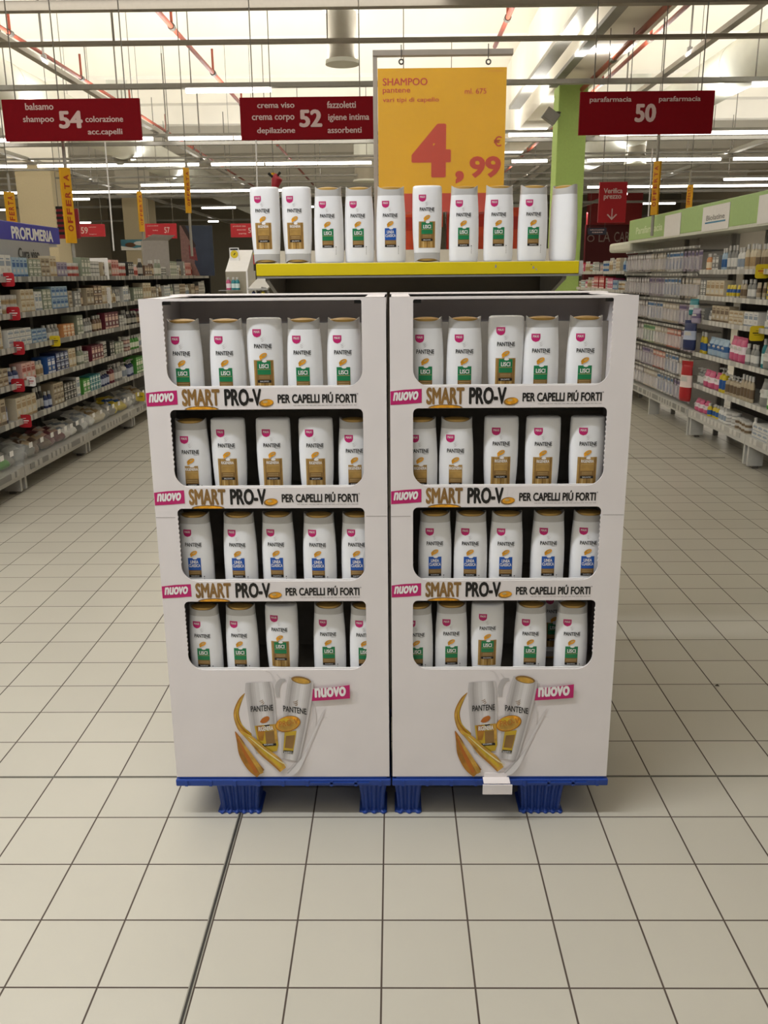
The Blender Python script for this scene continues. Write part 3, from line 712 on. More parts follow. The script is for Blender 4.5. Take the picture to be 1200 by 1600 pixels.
    ttl('RIGENERA', 275, 372, 408, 436, 9, .09, .02)
    poly([(300, 522), (392, 516), (394, 532), (303, 538)], 4)
    ttl('BALSAMO', 312, 372, 521, 531, 9, .05)
    poly(smooth([(284, 375), (300, 350), (330, 336), (346, 342), (345, 360), (325, 378), (300, 382), (284, 375)], 4)[:-1], 11)
    for k in range(3): stroke([(280 + k * 8, 236 + k * 11, 2), (296 + k * 6, 232 + k * 10, 4), (304 + k * 4, 224 + k * 9, 2)], 3)
    ttl('PANTENE', 224, 372, 268, 306, 4, .07, .012)
    # shampoo
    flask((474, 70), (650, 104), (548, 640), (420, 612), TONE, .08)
    poly([(494 + 66 + 66 * math.cos(t) - 3 * math.sin(t), 94 + 24 * math.sin(t) + 11 * math.cos(t)) for t in [2 * PI * k / 24 for k in range(24)]], 3)
    poly([(562 + 54 * math.cos(t), 98 + 17 * math.sin(t) + 9 * math.cos(t)) for t in [2 * PI * k / 24 for k in range(24)]], 5)
    for k in range(3): stroke([(505 + k * 6, 240 + k * 11, 2), (524 + k * 4, 238 + k * 11, 4), (538, 227 + k * 11, 2)], 3)
    ttl('PANTENE', 441, 594, 262, 300, 4, -.16, .012)
    poly([(450, 440), (530, 430), (505, 585), (440, 570)], 8)
    poly([(460, 465), (520, 460), (505, 550), (450, 545)], 3)
    poly([(443, 560), (508, 566), (503, 586), (440, 578)], 4)
    ttl('SHAMPOO', 446, 500, 566, 580, 9, -.1)
    e = [(472 + 86 * math.cos(t) * .97 - 52 * math.sin(t) * .25, 385 - 86 * math.cos(t) * .25 - 52 * math.sin(t) * .97) for t in [2 * PI * k / 26 for k in range(26)]]
    poly(e, 6); poly([(472 + (x - 472) * .93, 383 + (y - 385) * .9) for x, y in e], 2); poly([(470 + (x - 472) * .8, 390 + (y - 385) * .72) for x, y in e], 5); poly([(450 + (x - 472) * .4, 360 + (y - 385) * .25) for x, y in e], 8)
    ttl('PRO-V', 415, 540, 368, 408, 11, .2)
    # honey in front
    stroke([(120, 435, 6), (150, 500, 40), (180, 580, 70), (235, 660, 84), (290, 716, 70)], 6)
    stroke([(122, 440, 4), (160, 520, 18), (205, 610, 24), (262, 712, 22)], 11)
    stroke([(140, 470, 4), (200, 560, 20), (255, 640, 26), (300, 714, 24)], 5)
    stroke([(150, 430, 10), (230, 490, 44), (310, 570, 60), (390, 630, 66), (440, 690, 50)], 5)
    stroke([(165, 440, 4), (250, 500, 14), (330, 585, 18), (430, 672, 18)], 8)
    stroke([(220, 500, 3), (300, 590, 10), (380, 660, 12), (420, 700, 8)], 6)
    stroke([(210, 470, 3), (300, 545, 6), (400, 620, 8), (466, 660, 4)], G + 5)
    stroke([(600, 560, 4), (560, 640, 30), (520, 690, 44), (480, 716, 40)], G + 0); stroke([(560, 600, 3), (520, 660, 8), (470, 714, 8)], G + 3)
    # ribbon
    poly([(640, 150), (760, 140), (885, 122), (887, 212), (760, 222), (632, 230)], 10)
    ttl('nuovo', 652, 860, 146, 205, 9, .06, .03)
    b.build('printed_artwork', AM, root)
ROWPX = [(229, 278, 611, 634), (242, 290, 768, 789), (254, 300, 917, 937)]
def display(side, label):
    bx = BX0[side]
    root = empty('display_stand', (bx, YF, Z0)); tag(root, label, 'display stand')
    H_ = Z1 - Z0
    loops = [[(0, 0), (BWID, 0), (BWID, H_), (0, H_)]]
    ou = OU
    for k, (a, b_) in enumerate(OPEN):
        loops.append(rounded(ou[0], ou[1], a - Z0, b_ - Z0, .042, .013 if k < 3 else .004, ('l' if side == 'l' else 'r')))
    v, f = plate(loops, .004)
    MB().add(v, f).build('front_panel', CARD, root)
    for x in (0, BWID - .004): MB().box(x, x + .004, .004, .395, 0, H_).build('side_panel', CARD, root)
    MB().box(.004, BWID - .004, .391, .395, 0, H_).build('back_panel', CARD, root)
    MB().box(.004, BWID - .004, .25, .391, H_ - .012, H_ - .008).build('lid_flap', CARD, root)
    tp = MB().box(.02, BWID - .05, .02, .39, H_ + .001, H_ + .004); tp.box(.16, BWID - .12, .004, .2, H_ + .0042, H_ + .0065)
    # folded top flaps are open above the bottles: only a rim strip and the rear flap close the top
    for k, z in enumerate(TRAY):
        t = MB().box(.005, BWID - .005, .006, .389, z - Z0 - .004, z - Z0)
        t.build('tray_floor', CARD_IN, root)
        MB().box(.02, BWID - .02, .0055, .0085, z - Z0, OPEN[k][0] - Z0 + .0035).build('tray_front_wall', WHITE, root)
        MB().box(.005, BWID - .005, .262, .265, z - Z0, z - Z0 + (.19 if k == 3 else .2)).build('tray_divider', CARD_IN, root)
    # top rim
    rim = MB().box(.0, BWID, .004, .03, H_ - .003, H_); rim.box(0, BWID, .3, .395, H_, H_ + .003); rim.box(.0, .05, .004, .395, H_ - .003, H_); rim.box(BWID - .05, BWID, .004, .395, H_ - .003, H_)
    rim.build('top_rim', CARD, root)
    tab = MB().box(.055, .075, .004, .012, H_ - .014, H_ - .004); tab.box(.513, .532, .004, .012, H_ - .014, H_ - .004); tab.build('corner_tabs', BLACK, root)
    # printed bands between the openings
    for k in range(3):
        zb, zt = OPEN[2 - k][1], OPEN[3 - k][0]; zc = (zb + zt) / 2 - Z0; s_ = .00156
        b = MB(); 
        b.flat([(.001, zc - .018), (.04, zc - .016), (.077, zc - .013), (.077, zc + .021), (.035, zc + .019), (.001, zc + .015)], -.0006, 0)
        b.text('nuovo', .007, .069, zc - .006, zc + .013, lambda x, z: (x, -.001, z + (x - .038) * .05), 1, .03, .25)
        b.text('SMART', .088, .181, zc - .016, zc + .0225, front(-.0006), 2, .032)
        b.text('PRO-V', .192, .283, zc - .016, zc + .0225, front(-.0006), 3, .032)
        b.flat(ellipse(.294, zc - .011, .018, .0095, 24, .12), -.0010, 5); b.flat(ellipse(.296, zc - .010, .0155, .0075, 24, .12), -.0013, 4); b.flat(ellipse(.292, zc - .008, .006, .003, 12, .12), -.0016, 6)
        b.text('PER CAPELLI PIÚ FORTI', .322, .514, zc - .011, zc + .0145, front(-.0006), 3, .026)
        b.text('*', .515, .519, zc + .008, zc + .012, front(-.0006), 3)
        for q_ in range(16): b.flat([(.36 + q_ * .0098, zc - .0178), (.368 + q_ * .0098, zc - .0178), (.368 + q_ * .0098, zc - .0168), (.36 + q_ * .0098, zc - .0168)], -.0006, 7)
        # rising sun of the capsule below the word, cut by the opening's edge
        zz = zb - Z0 + .0005
        b.flat([(.135 + .042 * math.cos(t), zz + .0085 * math.sin(t)) for t in [PI * i / 14 for i in range(15)]], -.0008, 5)
        b.flat([(.135 + .037 * math.cos(t), zz + .0065 * math.sin(t)) for t in [PI * i / 14 for i in range(15)]], -.0011, 4)
        b.build('printed_band', [PINK, WHITE, BRONZE, BLACK, AMBER, BRONZE, BRL, GREYP], root)
    artwork(root)
    zc = atY(250, 809, YF).z - Z0
    b = MB(); b.box(.001, ou[0] - .006, -.0004, 0, zc, zc + .0013); b.box(ou[1] + .004, BWID - .001, -.0004, 0, zc + .001, zc + .0023)
    b.build('fold_line', mat('fold_shadow', 'a79f9b', .7, var=0), root)
    sl = MB()
    for z in (.24, .42, .73): sl.box(-.0006 if side == 'l' else BWID - .0012, .0012 if side == 'l' else BWID + .0006, .003, .03, z - Z0, z + .05 - Z0)
    sl.build('slot', BLACK, root)
    if side == 'r':
        cl = MB(); cl.box(.248, .32, -.034, -.002, -.0285 + .027, -.0005 + .0); cl.box(.245, .325, -.038, -.035, -.032, -.003); cl.box(.252, .315, -.0035, -.0005, -.001, .012)
        cl.build('bottom_tab', CARD, root)
    return root
display('l', 'white cardboard display stand without a bottom tab, left of the pair')
display('r', 'white cardboard display stand with a bottom tab over its pallet, right of the pair')

def pallet(x0, x1, legs, label):
    root = empty('pallet', ((x0 + x1) / 2, 2.3, 0)); cx = (x0 + x1) / 2; w = (x1 - x0) / 2
    d = MB().box(-w, w, -.205, .2, .104, .124)
    d.box(-w + .01, w - .01, -.2, .195, .124, .1305)
    d.build('deck', PLBLUE, root, bevel=.004)
    rb = MB()
    for k in range(9):
        x = -w + .03 + k * (2 * w - .06) / 8; rb.box(x - .004, x + .004, -.2085, -.2052, .106, .122)
    rb.box(w * .25, w * .8, -.2085, -.2052, .112, .117)
    rb.build('edge_ribs', PLBLUE, root)
    for (lx0, lx1) in legs:
        for yy in (-.172, .09):
            n = 6 if lx1 - lx0 > .09 else 3; L = []; W_ = lx1 - lx0
            def outline(g, q):
                pts = []
                for k in range(n * 4 + 1):
                    t = k / (n * 4); pts.append((lx0 - cx - g + (W_ + 2 * g) * t, yy - g - (.007 if (k // 2) % 2 else 0)))
                for k in range(n * 4, -1, -1):
                    t = k / (n * 4); pts.append((lx0 - cx - g + (W_ + 2 * g) * t, yy + .085 + g + (.007 if (k // 2) % 2 else 0)))
                return [(x, y, q) for x, y in pts]
            MB().rings([outline(.004, .0), outline(.004, .006), outline(-.004, .010), outline(.0, .06), outline(.006, .104)]).build('leg', PLBLUE, root, bevel=.0015, seg=1)
    tag(root, label, 'pallet')
pallet(-.609, -.014, ((-.5, -.385), (-.1, -.03)), 'blue plastic pallet under the left cardboard display')
pallet(-.0105, .583, ((.0, .068), (.35, .465)), 'blue plastic pallet under the right cardboard display')

ROWS = {
 'L3': (3, 'top', [-.514, -.409, -.316, -.219, -.121], 'S S C S S'.split(), 'green'),
 'L2': (2, 'second', [-.512, -.419, -.305, -.197, -.099], 'S C C C S'.split(), 'gold'),
 'L1': (1, 'third', [-.52, -.404, -.304, -.196, -.096], 'S S S S S'.split(), 'blue'),
 'L0': (0, 'bottom', [-.51, -.412, -.304, -.177, -.079], 'S S C S S'.split(), 'green'),
 'R3': (3, 'top', [.079, .173, .275, .361, .467], 'S S C S S'.split(), 'green'),
 'R2': (2, 'second', [.066, .157, .27, .374, .485], 'S S C C C'.split(), 'gold'),
 'R1': (1, 'third', [.105, .198, .29, .399, .502], 'S S S S S'.split(), 'blue'),
 'R0': (0, 'bottom', [.058, .151, .247, .363, .472], 'S S C S S'.split(), 'green')}
for key, (ti, nm, xs, ks, colr) in ROWS.items():
    sd = 'left' if key[0] == 'L' else 'right'
    for i, (x, k) in enumerate(zip(xs, ks)):
        what = 'upside-down bottle' if k == 'C' else 'upright bottle'
        lab = '%s, %s label, %s in %s window of %s display' % (what, COLN[colr], ORD[i].replace('the ', '') if i < 4 else 'rightmost', nm, sd)
        bottle(k + '_' + colr, (x, 2.149 + random.uniform(-.004, .006), TRAY[ti]), random.uniform(-.06, .06), lab, 'bottles in the cardboard displays')
bottle('C_green', (atY(862, 985, 2.28).x, 2.27, TRAY[0]), .03, 'upside-down bottle half hidden in the second row, bottom window of right display', 'bottles in the cardboard displays')
#@@SHELVES
# ------------------------------------------------------------------ aisle shelving
HEX = {'cream': 'cfc3aa', 'pale pink': 'd6aaa0', 'white': 'dddbd5', 'lilac': 'a79db0', 'grey-green': '8c9480', 'dark blue': '28335e', 'blue': '2d5a9e', 'teal': '2b7f86', 'green': '4f9a3c', 'dark red': '6a2434', 'orange': 'd0905a', 'brown': '6b5140', 'black': '24221f', 'light blue': '9fb6c9', 'yellow': 'd2ba2a', 'pink': 'c8557c', 'grey': '8b8a86', 'red': 'b02428', 'beige': 'b5a68c'}
ACC = {'cream': 'a88d66', 'pale pink': 'a8463c', 'white': '8f9aa8', 'lilac': '6c5f80', 'grey-green': 'd8d6c8', 'dark blue': 'b9c1d6', 'blue': 'e4e6ea', 'teal': 'd7e6e2', 'green': 'e8ecd8', 'dark red': 'd8b8a8', 'orange': 'e9d8bc', 'brown': 'cdb898', 'black': 'b8b4aa', 'light blue': '2f5f98', 'yellow': '22559a', 'pink': 'efe0e4', 'grey': 'd9d7d2', 'red': 'f0dcd4', 'beige': '6e5a44'}
def C(c): return mat('product_' + c.replace(' ', '_'), HEX[c], .42, var=.06, scale=14)
def CA(c): return mat('product_accent_' + c.replace(' ', '_'), ACC[c], .45, var=.04)
def circ(r, z, n=14, e=1., off=0): return [(r * math.cos(2 * PI * i / n), r * e * math.sin(2 * PI * i / n), z) for i in range(n)]
PROTO = {}
def proto(kind, c):
    k = (kind, c)
    if k in PROTO: return PROTO[k]
    b = MB(); sm = False; lid = mat('product_lid', 'c9c6c0', .4, var=.03)
    if kind == 'carton':
        b.box(-.5, .5, -.5, .5, 0, 1)
        b.box(-.4, .4, -.508, -.5, .52, .74, 1); b.box(-.3, .3, -.508, -.5, .80, .86, 1); b.box(-.5, .5, -.506, -.5, .06, .16, 1); b.box(-.22, .22, -.508, -.5, .26, .42, 2)
    elif kind == 'bottle':
        b.rings([circ(r, z, 16, .8) for r, z in ((.40, 0), (.46, .02), (.47, .1), (.47, .55), (.44, .66), (.32, .74), (.22, .78), (.2, .8))]); b.rings([circ(.23, z, 12, 1) for z in (.8, .985)] + [circ(.2, 1, 12)], 2)
        b.rings([circ(.478, z, 16, .8) for z in (.15, .5)], 1, False, False); sm = True
    elif kind == 'pump bottle':
        b.rings([circ(r, z, 14) for r, z in ((.42, 0), (.46, .02), (.46, .6), (.4, .68), (.2, .72), (.17, .76))]); b.rings([circ(.2, z, 10) for z in (.76, .83)], 2); b.rings([circ(.06, z, 8) for z in (.83, .95)], 2)
        b.box(-.1, .1, -.5, .1, .94, 1, 2); b.rings([circ(.465, z, 14) for z in (.14, .52)], 1, False, False); sm = False
    elif kind == 'jar':
        b.rings([circ(r, z, 16) for r, z in ((.42, 0), (.48, .05), (.48, .55), (.42, .6))]); b.rings([circ(.5, z, 16) for z in (.6, .96)] + [circ(.44, 1, 16)], 2); b.rings([circ(.487, z, 16) for z in (.12, .48)], 1, False, False); sm = False
    elif kind == 'tube':
        b.rings([circ(r, z, 12, e) for r, z, e in ((.3, 0, 1), (.32, .16, 1))], 2); b.rings([circ(r, z, 12, e) for r, z, e in ((.34, .16, 1), (.42, .4, .8), (.47, .75, .45), (.5, 1, .08))]); b.rings([circ(r, z, 12, e) for r, z, e in ((.43, .42, .82), (.465, .68, .55))], 1, False, False)
    elif kind == 'pouch':
        R = []
        for z, w, d in ((0, .46, .3), (.08, .49, .5), (.35, .5, .5), (.65, .48, .4), (.85, .47, .2), (.9, .5, .06), (1, .5, .03)):
            R.append([(w * math.copysign(abs(math.cos(t)) ** .7, math.cos(t)), d * math.sin(t), z) for t in [2 * PI * i / 16 for i in range(16)]])
        b.rings(R); 
        b.rings([[(x * 1.01, y * 1.03, z) for x, y, z in r] for r in R[2:4]], 1, False, False)
        b.flat([(-.3, .5), (.3, .5), (.22, .62), (-.22, .62)], -.52, 2); sm = True
    PROTO[k] = b.mesh(kind.replace(' ', '_'), [C(c), CA(c), lid], sm); return PROTO[k]
LVL = ['top', 'second', 'third', 'fourth', 'fifth', 'lowest']
NTH = ['first', 'second', 'third', 'fourth', 'fifth', 'sixth', 'seventh']
NPROD = [0]
def product(kind, c, x, y, z, w, d, h, rz, label, group):
    px, py = pj((x, y, z + h / 2))
    if px < -90 or px > 1290 or (228 < px < 600 and py > 470) or (600 < px < 985 and py > 466): return
    o = bpy.data.objects.new({'pump bottle': 'pump_bottle', 'tube': 'cream_tube', 'jar': 'cream_jar', 'carton': 'product_carton', 'bottle': 'product_bottle', 'pouch': 'product_pouch'}[kind], proto(kind, c)); COL.objects.link(o)
    o.location = (x, y, z); o.rotation_euler = (-1.05 if 'base bin' in label else 0, 0, rz); o.scale = (w, d, h); NPROD[0] += 1
    tag(o, label, kind if kind != 'pump bottle' else 'bottle', group)
SIDE = {-1: 'left', 1: 'right'}
SH_DK = mat('shelf_back_dark', '55504a', .7, var=.05)
WHSH = mat('white_shelf', 'c4c2bb', .45, var=.04)
def bay(s, Y0, ln, xf, zs, label, base_z, board, bins=False, depth=.42):
    root = empty('shelving_bay', (s * xf, Y0, 0))
    def X(d): return s * d
    def bx(b, d0, d1, *r, mi=0): b.box(min(X(d0), X(d1)), max(X(d0), X(d1)), *r, mi); return b
    bx(MB(), depth, depth + .03, 0, ln, .05, zs[0] + (.12 if s > 0 else .10)).build('back_panel', SH_DK, root)
    for y in (0, ln - .03): bx(MB(), depth - .04, depth, y, y + .03, 0, zs[0] + .1).build('upright', METAL, root)
    for z in zs:
        sb = bx(MB(), 0.005, depth, .004, ln - .004, z + .005, z + .03).build('shelf', board, root)
        r_ = bx(MB(), -.006, .004, .004, ln - .004, z, z + .038).build('price_rail', RAIL if s < 0 else RAILW, sb)
    b = bx(MB(), 0.0, depth, .003, ln - .003, base_z, base_z + .075); b.build('base_shelf', board, root)
    bx(MB(), -.006, 0, .1, ln - .1, base_z + .03, base_z + .07).build('base_price_rail', RAIL if s < 0 else RAILW, root)
    for y in (.02, ln - .06):
        bx(MB(), .015, .13, y, y + .03, 0.02, base_z).build('foot', board, root); bx(MB(), .06, .1, y, y + .03, 0, .02).build('foot_pad', DKMETAL, root)
    if bins:
        z0 = base_z + .075
        MB().add([(X(.005), .01, z0), (X(.005), ln - .01, z0), (X(-.03), ln - .01, z0 + .15), (X(-.03), .01, z0 + .15)], [(0, 1, 2, 3)]).build('bin_front', CLEAR, root)
        for y in (.01, ln - .012): MB().add([(X(.005), y, z0), (X(-.03), y, z0 + .15), (X(.3), y, z0 + .2), (X(.38), y, z0)], [(0, 1, 2, 3)]).build('bin_divider', CLEAR, root)
        y = .05
        while y < ln - .1: MB().box(min(X(-.031), X(-.035)), max(X(-.031), X(-.035)), y, y + .05, z0 + .12, z0 + .155).build('price_ticket', WHITE, root); y += random.uniform(.11, .2)
    tag(root, label, 'shelving', 'shelving bays of the %s aisle' % SIDE[s])
LZ = [1.435, 1.193, .969, .726, .477]; LXF = 2.60; L0 = 4.57; LLEN = 1.33
RZ = [1.443, 1.227, 1.023, .737, .462]; RXF = 2.70; R0Y = 5.25; RLEN = 1.33
for i in range(6): bay(-1, L0 + i * LLEN, LLEN, LXF, LZ, 'grey shelving bay with clear base bins, %s from the front of the left aisle' % NTH[i], .113, SHELFM, True)
for i in range(2): bay(1, R0Y + i * RLEN, RLEN, RXF, RZ, 'white shelving bay of baby goods, %s from the front of the right aisle' % NTH[i], .18, WHSH)
for i in range(2): bay(1, 10.5 + i * RLEN, RLEN, RXF, RZ, 'far white shelving bay past the blister packs, %s of two in the right aisle' % NTH[i], .18, WHSH)

def fill(s, Y0, ln, xf, z, room, pal, lab, seed, jitter=.02, hmin=.55):
    rnd = random.Random(seed); y = Y0 + .02; used = set(); 
    while y < Y0 + ln - .06:
        for _ in range(20):
            kind, c = rnd.choice(pal)
            if (kind, c) not in used: break
        else: kind, c = rnd.choice(['carton', 'bottle', 'jar', 'tube', 'pump bottle']), rnd.choice(list(HEX))
        if (kind, c) in used: y += .03; continue
        used.add((kind, c))
        w = {'carton': rnd.uniform(.06, .1), 'bottle': rnd.uniform(.055, .075), 'pump bottle': rnd.uniform(.06, .075), 'jar': rnd.uniform(.06, .08), 'tube': rnd.uniform(.05, .065), 'pouch': rnd.uniform(.09, .14)}[kind]
        h = room * rnd.uniform(hmin, .9) * (.42 if kind == 'jar' else 1); h = min(h, .26)
        d = {'carton': rnd.uniform(.06, .16)}.get(kind, w if kind in ('jar', 'pump bottle') else w * .8)
        if kind == 'pouch': d = .07
        stack = 2 if (kind in ('jar',) or (kind == 'carton' and rnd.random() < .35)) else 1
        if stack == 2 and kind == 'carton': h *= .5
        n = rnd.randint(2, 4)
        for k in range(n):
            if y + w > Y0 + ln - .01: break
            dx = .012 + d / 2 + (rnd.uniform(0, jitter) if kind != 'carton' else 0)
            for q in range(stack):
                product(kind, c, s * (xf + dx), y + w / 2, z + q * h, w * .97, d, h, -s * PI / 2, '%s %s%s on the %s' % (c, kind, 's' if 0 else '', lab), '%s %ss on the %s' % (c, kind, lab))
            y += w + rnd.uniform(.002, .006)
        y += rnd.uniform(.004, .02)
def K(kinds, cols): return [(k, c) for k in kinds for c in cols]
LPAL_NEAR = [K(['carton'], ['cream', 'grey-green', 'lilac', 'white', 'beige', 'light blue']),
             K(['carton'], ['cream', 'grey-green', 'lilac', 'beige', 'light blue', 'white']) + K(['jar'], ['cream']),
             K(['carton'], ['dark red', 'orange', 'cream', 'white', 'light blue', 'brown']) + K(['bottle'], ['grey']),
             K(['bottle', 'carton'], ['dark blue', 'grey-green', 'cream', 'pale pink']) + K(['carton'], ['beige', 'blue']),
             K(['carton'], ['pale pink', 'cream', 'white', 'beige', 'black']) + K(['bottle'], ['dark blue', 'black'])]
LPAL_FAR = [K(['bottle', 'carton', 'jar'], ['grey', 'brown', 'beige', 'grey-green', 'pale pink', 'black']),
            K(['carton', 'bottle'], ['cream', 'grey', 'beige', 'brown', 'grey-green', 'white']),
            K(['bottle', 'carton'], ['dark red', 'grey-green', 'pink', 'black', 'white', 'brown', 'grey']),
            K(['bottle', 'carton', 'jar'], ['green', 'grey-green', 'white', 'dark red', 'black', 'brown']),
            K(['bottle', 'carton', 'pump bottle'], ['teal', 'white', 'green', 'dark blue', 'dark red', 'grey'])]
for i in range(6):
    for j in range(5):
        room = (.2 if j == 0 else LZ[j - 1] - LZ[j] - .045)
        pal = (LPAL_NEAR if i < 2 else LPAL_FAR)[j]
        fill(-1, L0 + i * LLEN, LLEN, LXF, LZ[j] + .0301, room, pal, '%s shelf of the %s left-aisle bay' % (LVL[j], NTH[i]), 100 + i * 10 + j)
    rnd = random.Random(900 + i); y = L0 + i * LLEN + .09
    cs = [['beige', 'dark blue', 'white', 'green', 'grey'], ['grey', 'brown', 'dark red', 'white', 'black'], ['white', 'cream', 'grey', 'yellow', 'beige'], ['white', 'grey', 'cream'], ['white', 'grey', 'dark blue'], ['white', 'grey', 'brown']][i]
    for k, c in enumerate(cs):
        for q in range(3 if i < 3 else 2):
            if y > L0 + (i + 1) * LLEN - .09: break
            product('pouch', c, -(LXF + .05 + .05 * (q % 2)), y, .225 + .02 * (q % 2), .15, .07, rnd.uniform(.17, .22), PI / 2 + rnd.uniform(-.5, .5), '%s soft packet in the base bin of the %s left-aisle bay' % (c, NTH[i]), '%s packets in base bin of %s left bay' % (c, NTH[i]))
            y += .095
RPAL = [K(['carton', 'bottle'], ['orange', 'white', 'beige', 'light blue', 'cream', 'grey']) + K(['pouch'], ['blue', 'grey']),
        K(['bottle', 'tube', 'carton'], ['white', 'cream', 'grey', 'beige', 'yellow']) + K(['pouch'], ['light blue', 'grey']),
        K(['bottle', 'carton', 'pump bottle'], ['white', 'cream', 'beige', 'grey']) + K(['bottle'], ['yellow', 'light blue', 'dark blue', 'teal']),
        K(['carton', 'bottle'], ['cream', 'white', 'green', 'grey', 'teal', 'yellow']) + K(['pouch'], ['pink', 'light blue', 'grey']),
        K(['bottle', 'pump bottle'], ['white', 'grey', 'yellow', 'beige', 'green']) + K(['pouch'], ['pink', 'blue', 'grey']) + K(['jar'], ['white', 'grey']),
        K(['bottle', 'jar'], ['white', 'grey', 'beige', 'yellow']) + K(['pouch'], ['pink', 'light blue', 'blue', 'white']) + K(['carton'], ['green', 'white'])]
for i in range(2):
    for j in range(6):
        z = RZ[j] + .0301 if j < 5 else .2551
        room = .22 if j == 0 else ((RZ[j - 1] - RZ[j] - .045) if j < 5 else .17)
        fill(1, R0Y + i * RLEN, RLEN, RXF, z, room, RPAL[j], '%s shelf of the %s right-aisle bay' % (LVL[j], NTH[i]), 300 + i * 10 + j)
for i in range(2):
    for j in range(3):
        fill(1, 10.5 + i * RLEN, RLEN, RXF, RZ[j] + .0301, .19, K(['carton', 'bottle', 'jar'], ['white', 'cream', 'light blue', 'teal', 'grey', 'pink', 'red']), '%s shelf of the %s far right-aisle bay' % (LVL[j], NTH[i]), 400 + i * 10 + j)

# pegboard bay of blister packs
root = empty('pegboard_bay', (2.7, 7.93, 0))
MB().box(.30, .33, 0, 2.55, .1, 1.78).build('back_panel', SHELFM, root)
for y in (0, 1.26, 2.52): MB().box(.26, .30, y, y + .03, 0, 1.78).build('upright', METAL, root)
bs = MB().box(0.0, .30, 0, 2.55, .18, .25); bs.build('base_shelf', WHSH, root)
MB().box(-.006, 0, .02, 2.53, .2, .245).build('base_price_rail', RAIL, root)
for y in (.02, 1.26, 2.48): MB().box(.02, .13, y, y + .03, 0, .18).build('foot', WHSH, root)
HZ = [1.66, 1.42, 1.18, .94, .70, .48]
for z in HZ:
    h = MB()
    for k in range(24): h.tube([(.30, .07 + k * .105, z - .012), (.0, .07 + k * .105, z - .006)], .003, 6)
    h.build('hook_row', METAL, root); MB().box(-.004, .0, .03, 2.52, z + .008, z + .03).build('price_rail', RAIL, root)
tag(root, 'pegboard bay hung with clear blister packs in the right aisle', 'shelving')
BLC = clear_mat('blister_clear', (.86, .82, .83), .42, .15)
def card_mesh(hexc, hdr):
    b = MB(); b.box(-.04, .04, 0, .002, 0, .18, 0); b.box(-.04, .04, -.0008, 0, .14, .165, 1); b.rings([[(x * w, -d, .02 + (z - .02) * 1) for x, z in ((-.032, .02), (.032, .02), (.032, .125), (-.032, .125))] for w, d in ((1, .0), (.95, .012), (.85, .022))], 2)
    b.rings([circ(.02, z, 8, .5) for z in (.03, .1)], 1)
    return b.mesh('blister_pack', [mat('card_' + hexc, hexc, .4, var=.08), mat('card_' + hdr, hdr, .4, var=.05), BLC])
CM = {'grey': card_mesh('a39a98', 'd0cccb'), 'beige': card_mesh('b0a390', 'cfc8be'), 'lilac': card_mesh('a597a5', '5a4a74'), 'white': card_mesh('cbc8c6', '3a6a9a'), 'green': card_mesh('a8b48a', '3c7a4a'), 'red': card_mesh('b86a58', 'd8c0b4')}
rnd = random.Random(5)
for j, z in enumerate(HZ):
    seq = rnd.sample(list(CM), 6) if j in (3, 4) else rnd.sample(['grey', 'beige', 'lilac', 'white'], 4) + ['grey']
    for k in range(24):
        c = seq[min(len(seq) - 1, k * len(seq) // 24)]
        if pj((2.7, 8 + k * .105, z))[0] < 955: continue
        for dpt in (0.015,):
            o = bpy.data.objects.new('blister_pack', CM[c]); COL.objects.link(o)
            o.location = (2.7 + dpt + .01, 7.93 + .07 + k * .105, z - .19 + rnd.uniform(-.003, 0)); o.rotation_euler = (0, 0, -PI / 2 + rnd.uniform(-.12, .12))
            tag(o, 'clear blister pack on a %s card, %s hook row of the pegboard bay' % (c, ['top', 'second', 'third', 'fourth', 'fifth', 'lowest'][j]), 'blister pack', '%s blister packs on the %s hook row' % (c, ['top', 'second', 'third', 'fourth', 'fifth', 'lowest'][j]))

# left header
GREYHD = mat('grey_header', 'a5a3a2', .5, var=.03)
root = empty('header_sign', (-2.70, 4.6, 0))
MB().box(-.03, 0, 0, 2.70, 1.722, 1.848).build('blue_board', mat('header_blue', '2a22a8', .45, var=.04), root, bevel=.004)
MB().box(-.03, -.002, 0, 2.46, 1.5, 1.722).build('grey_board', GREYHD, root)
MB().box(-.33, -.03, 0, 2.70, 1.70, 1.725).build('canopy', WHITE, root)
t = MB(); ya, yb = atX(17, 360, -2.7).y - 4.6, atX(82, 368, -2.7).y - 4.6
t.text('PROFUMERIA', ya, yb, 1.735, 1.815, lambda u, z: (.002, u, z), 0, .03); t.build('header_lettering', WHITE, root)
t = MB(); ya, yb = atX(28, 390, -2.7).y - 4.6, atX(61, 396, -2.7).y - 4.6
t.text('Cura viso', ya, yb, 1.60, 1.672, lambda u, z: (.001, u, z), 0, .015); t.build('panel_lettering', BLACK, root)
for y in (.3, 2.2): MB().box(-.30, -.27, y, y + .03, 1.43, 1.71).build('bracket_post', METAL, root)
tag(root, 'blue perfume header board with white capitals over a grey board', 'sign')
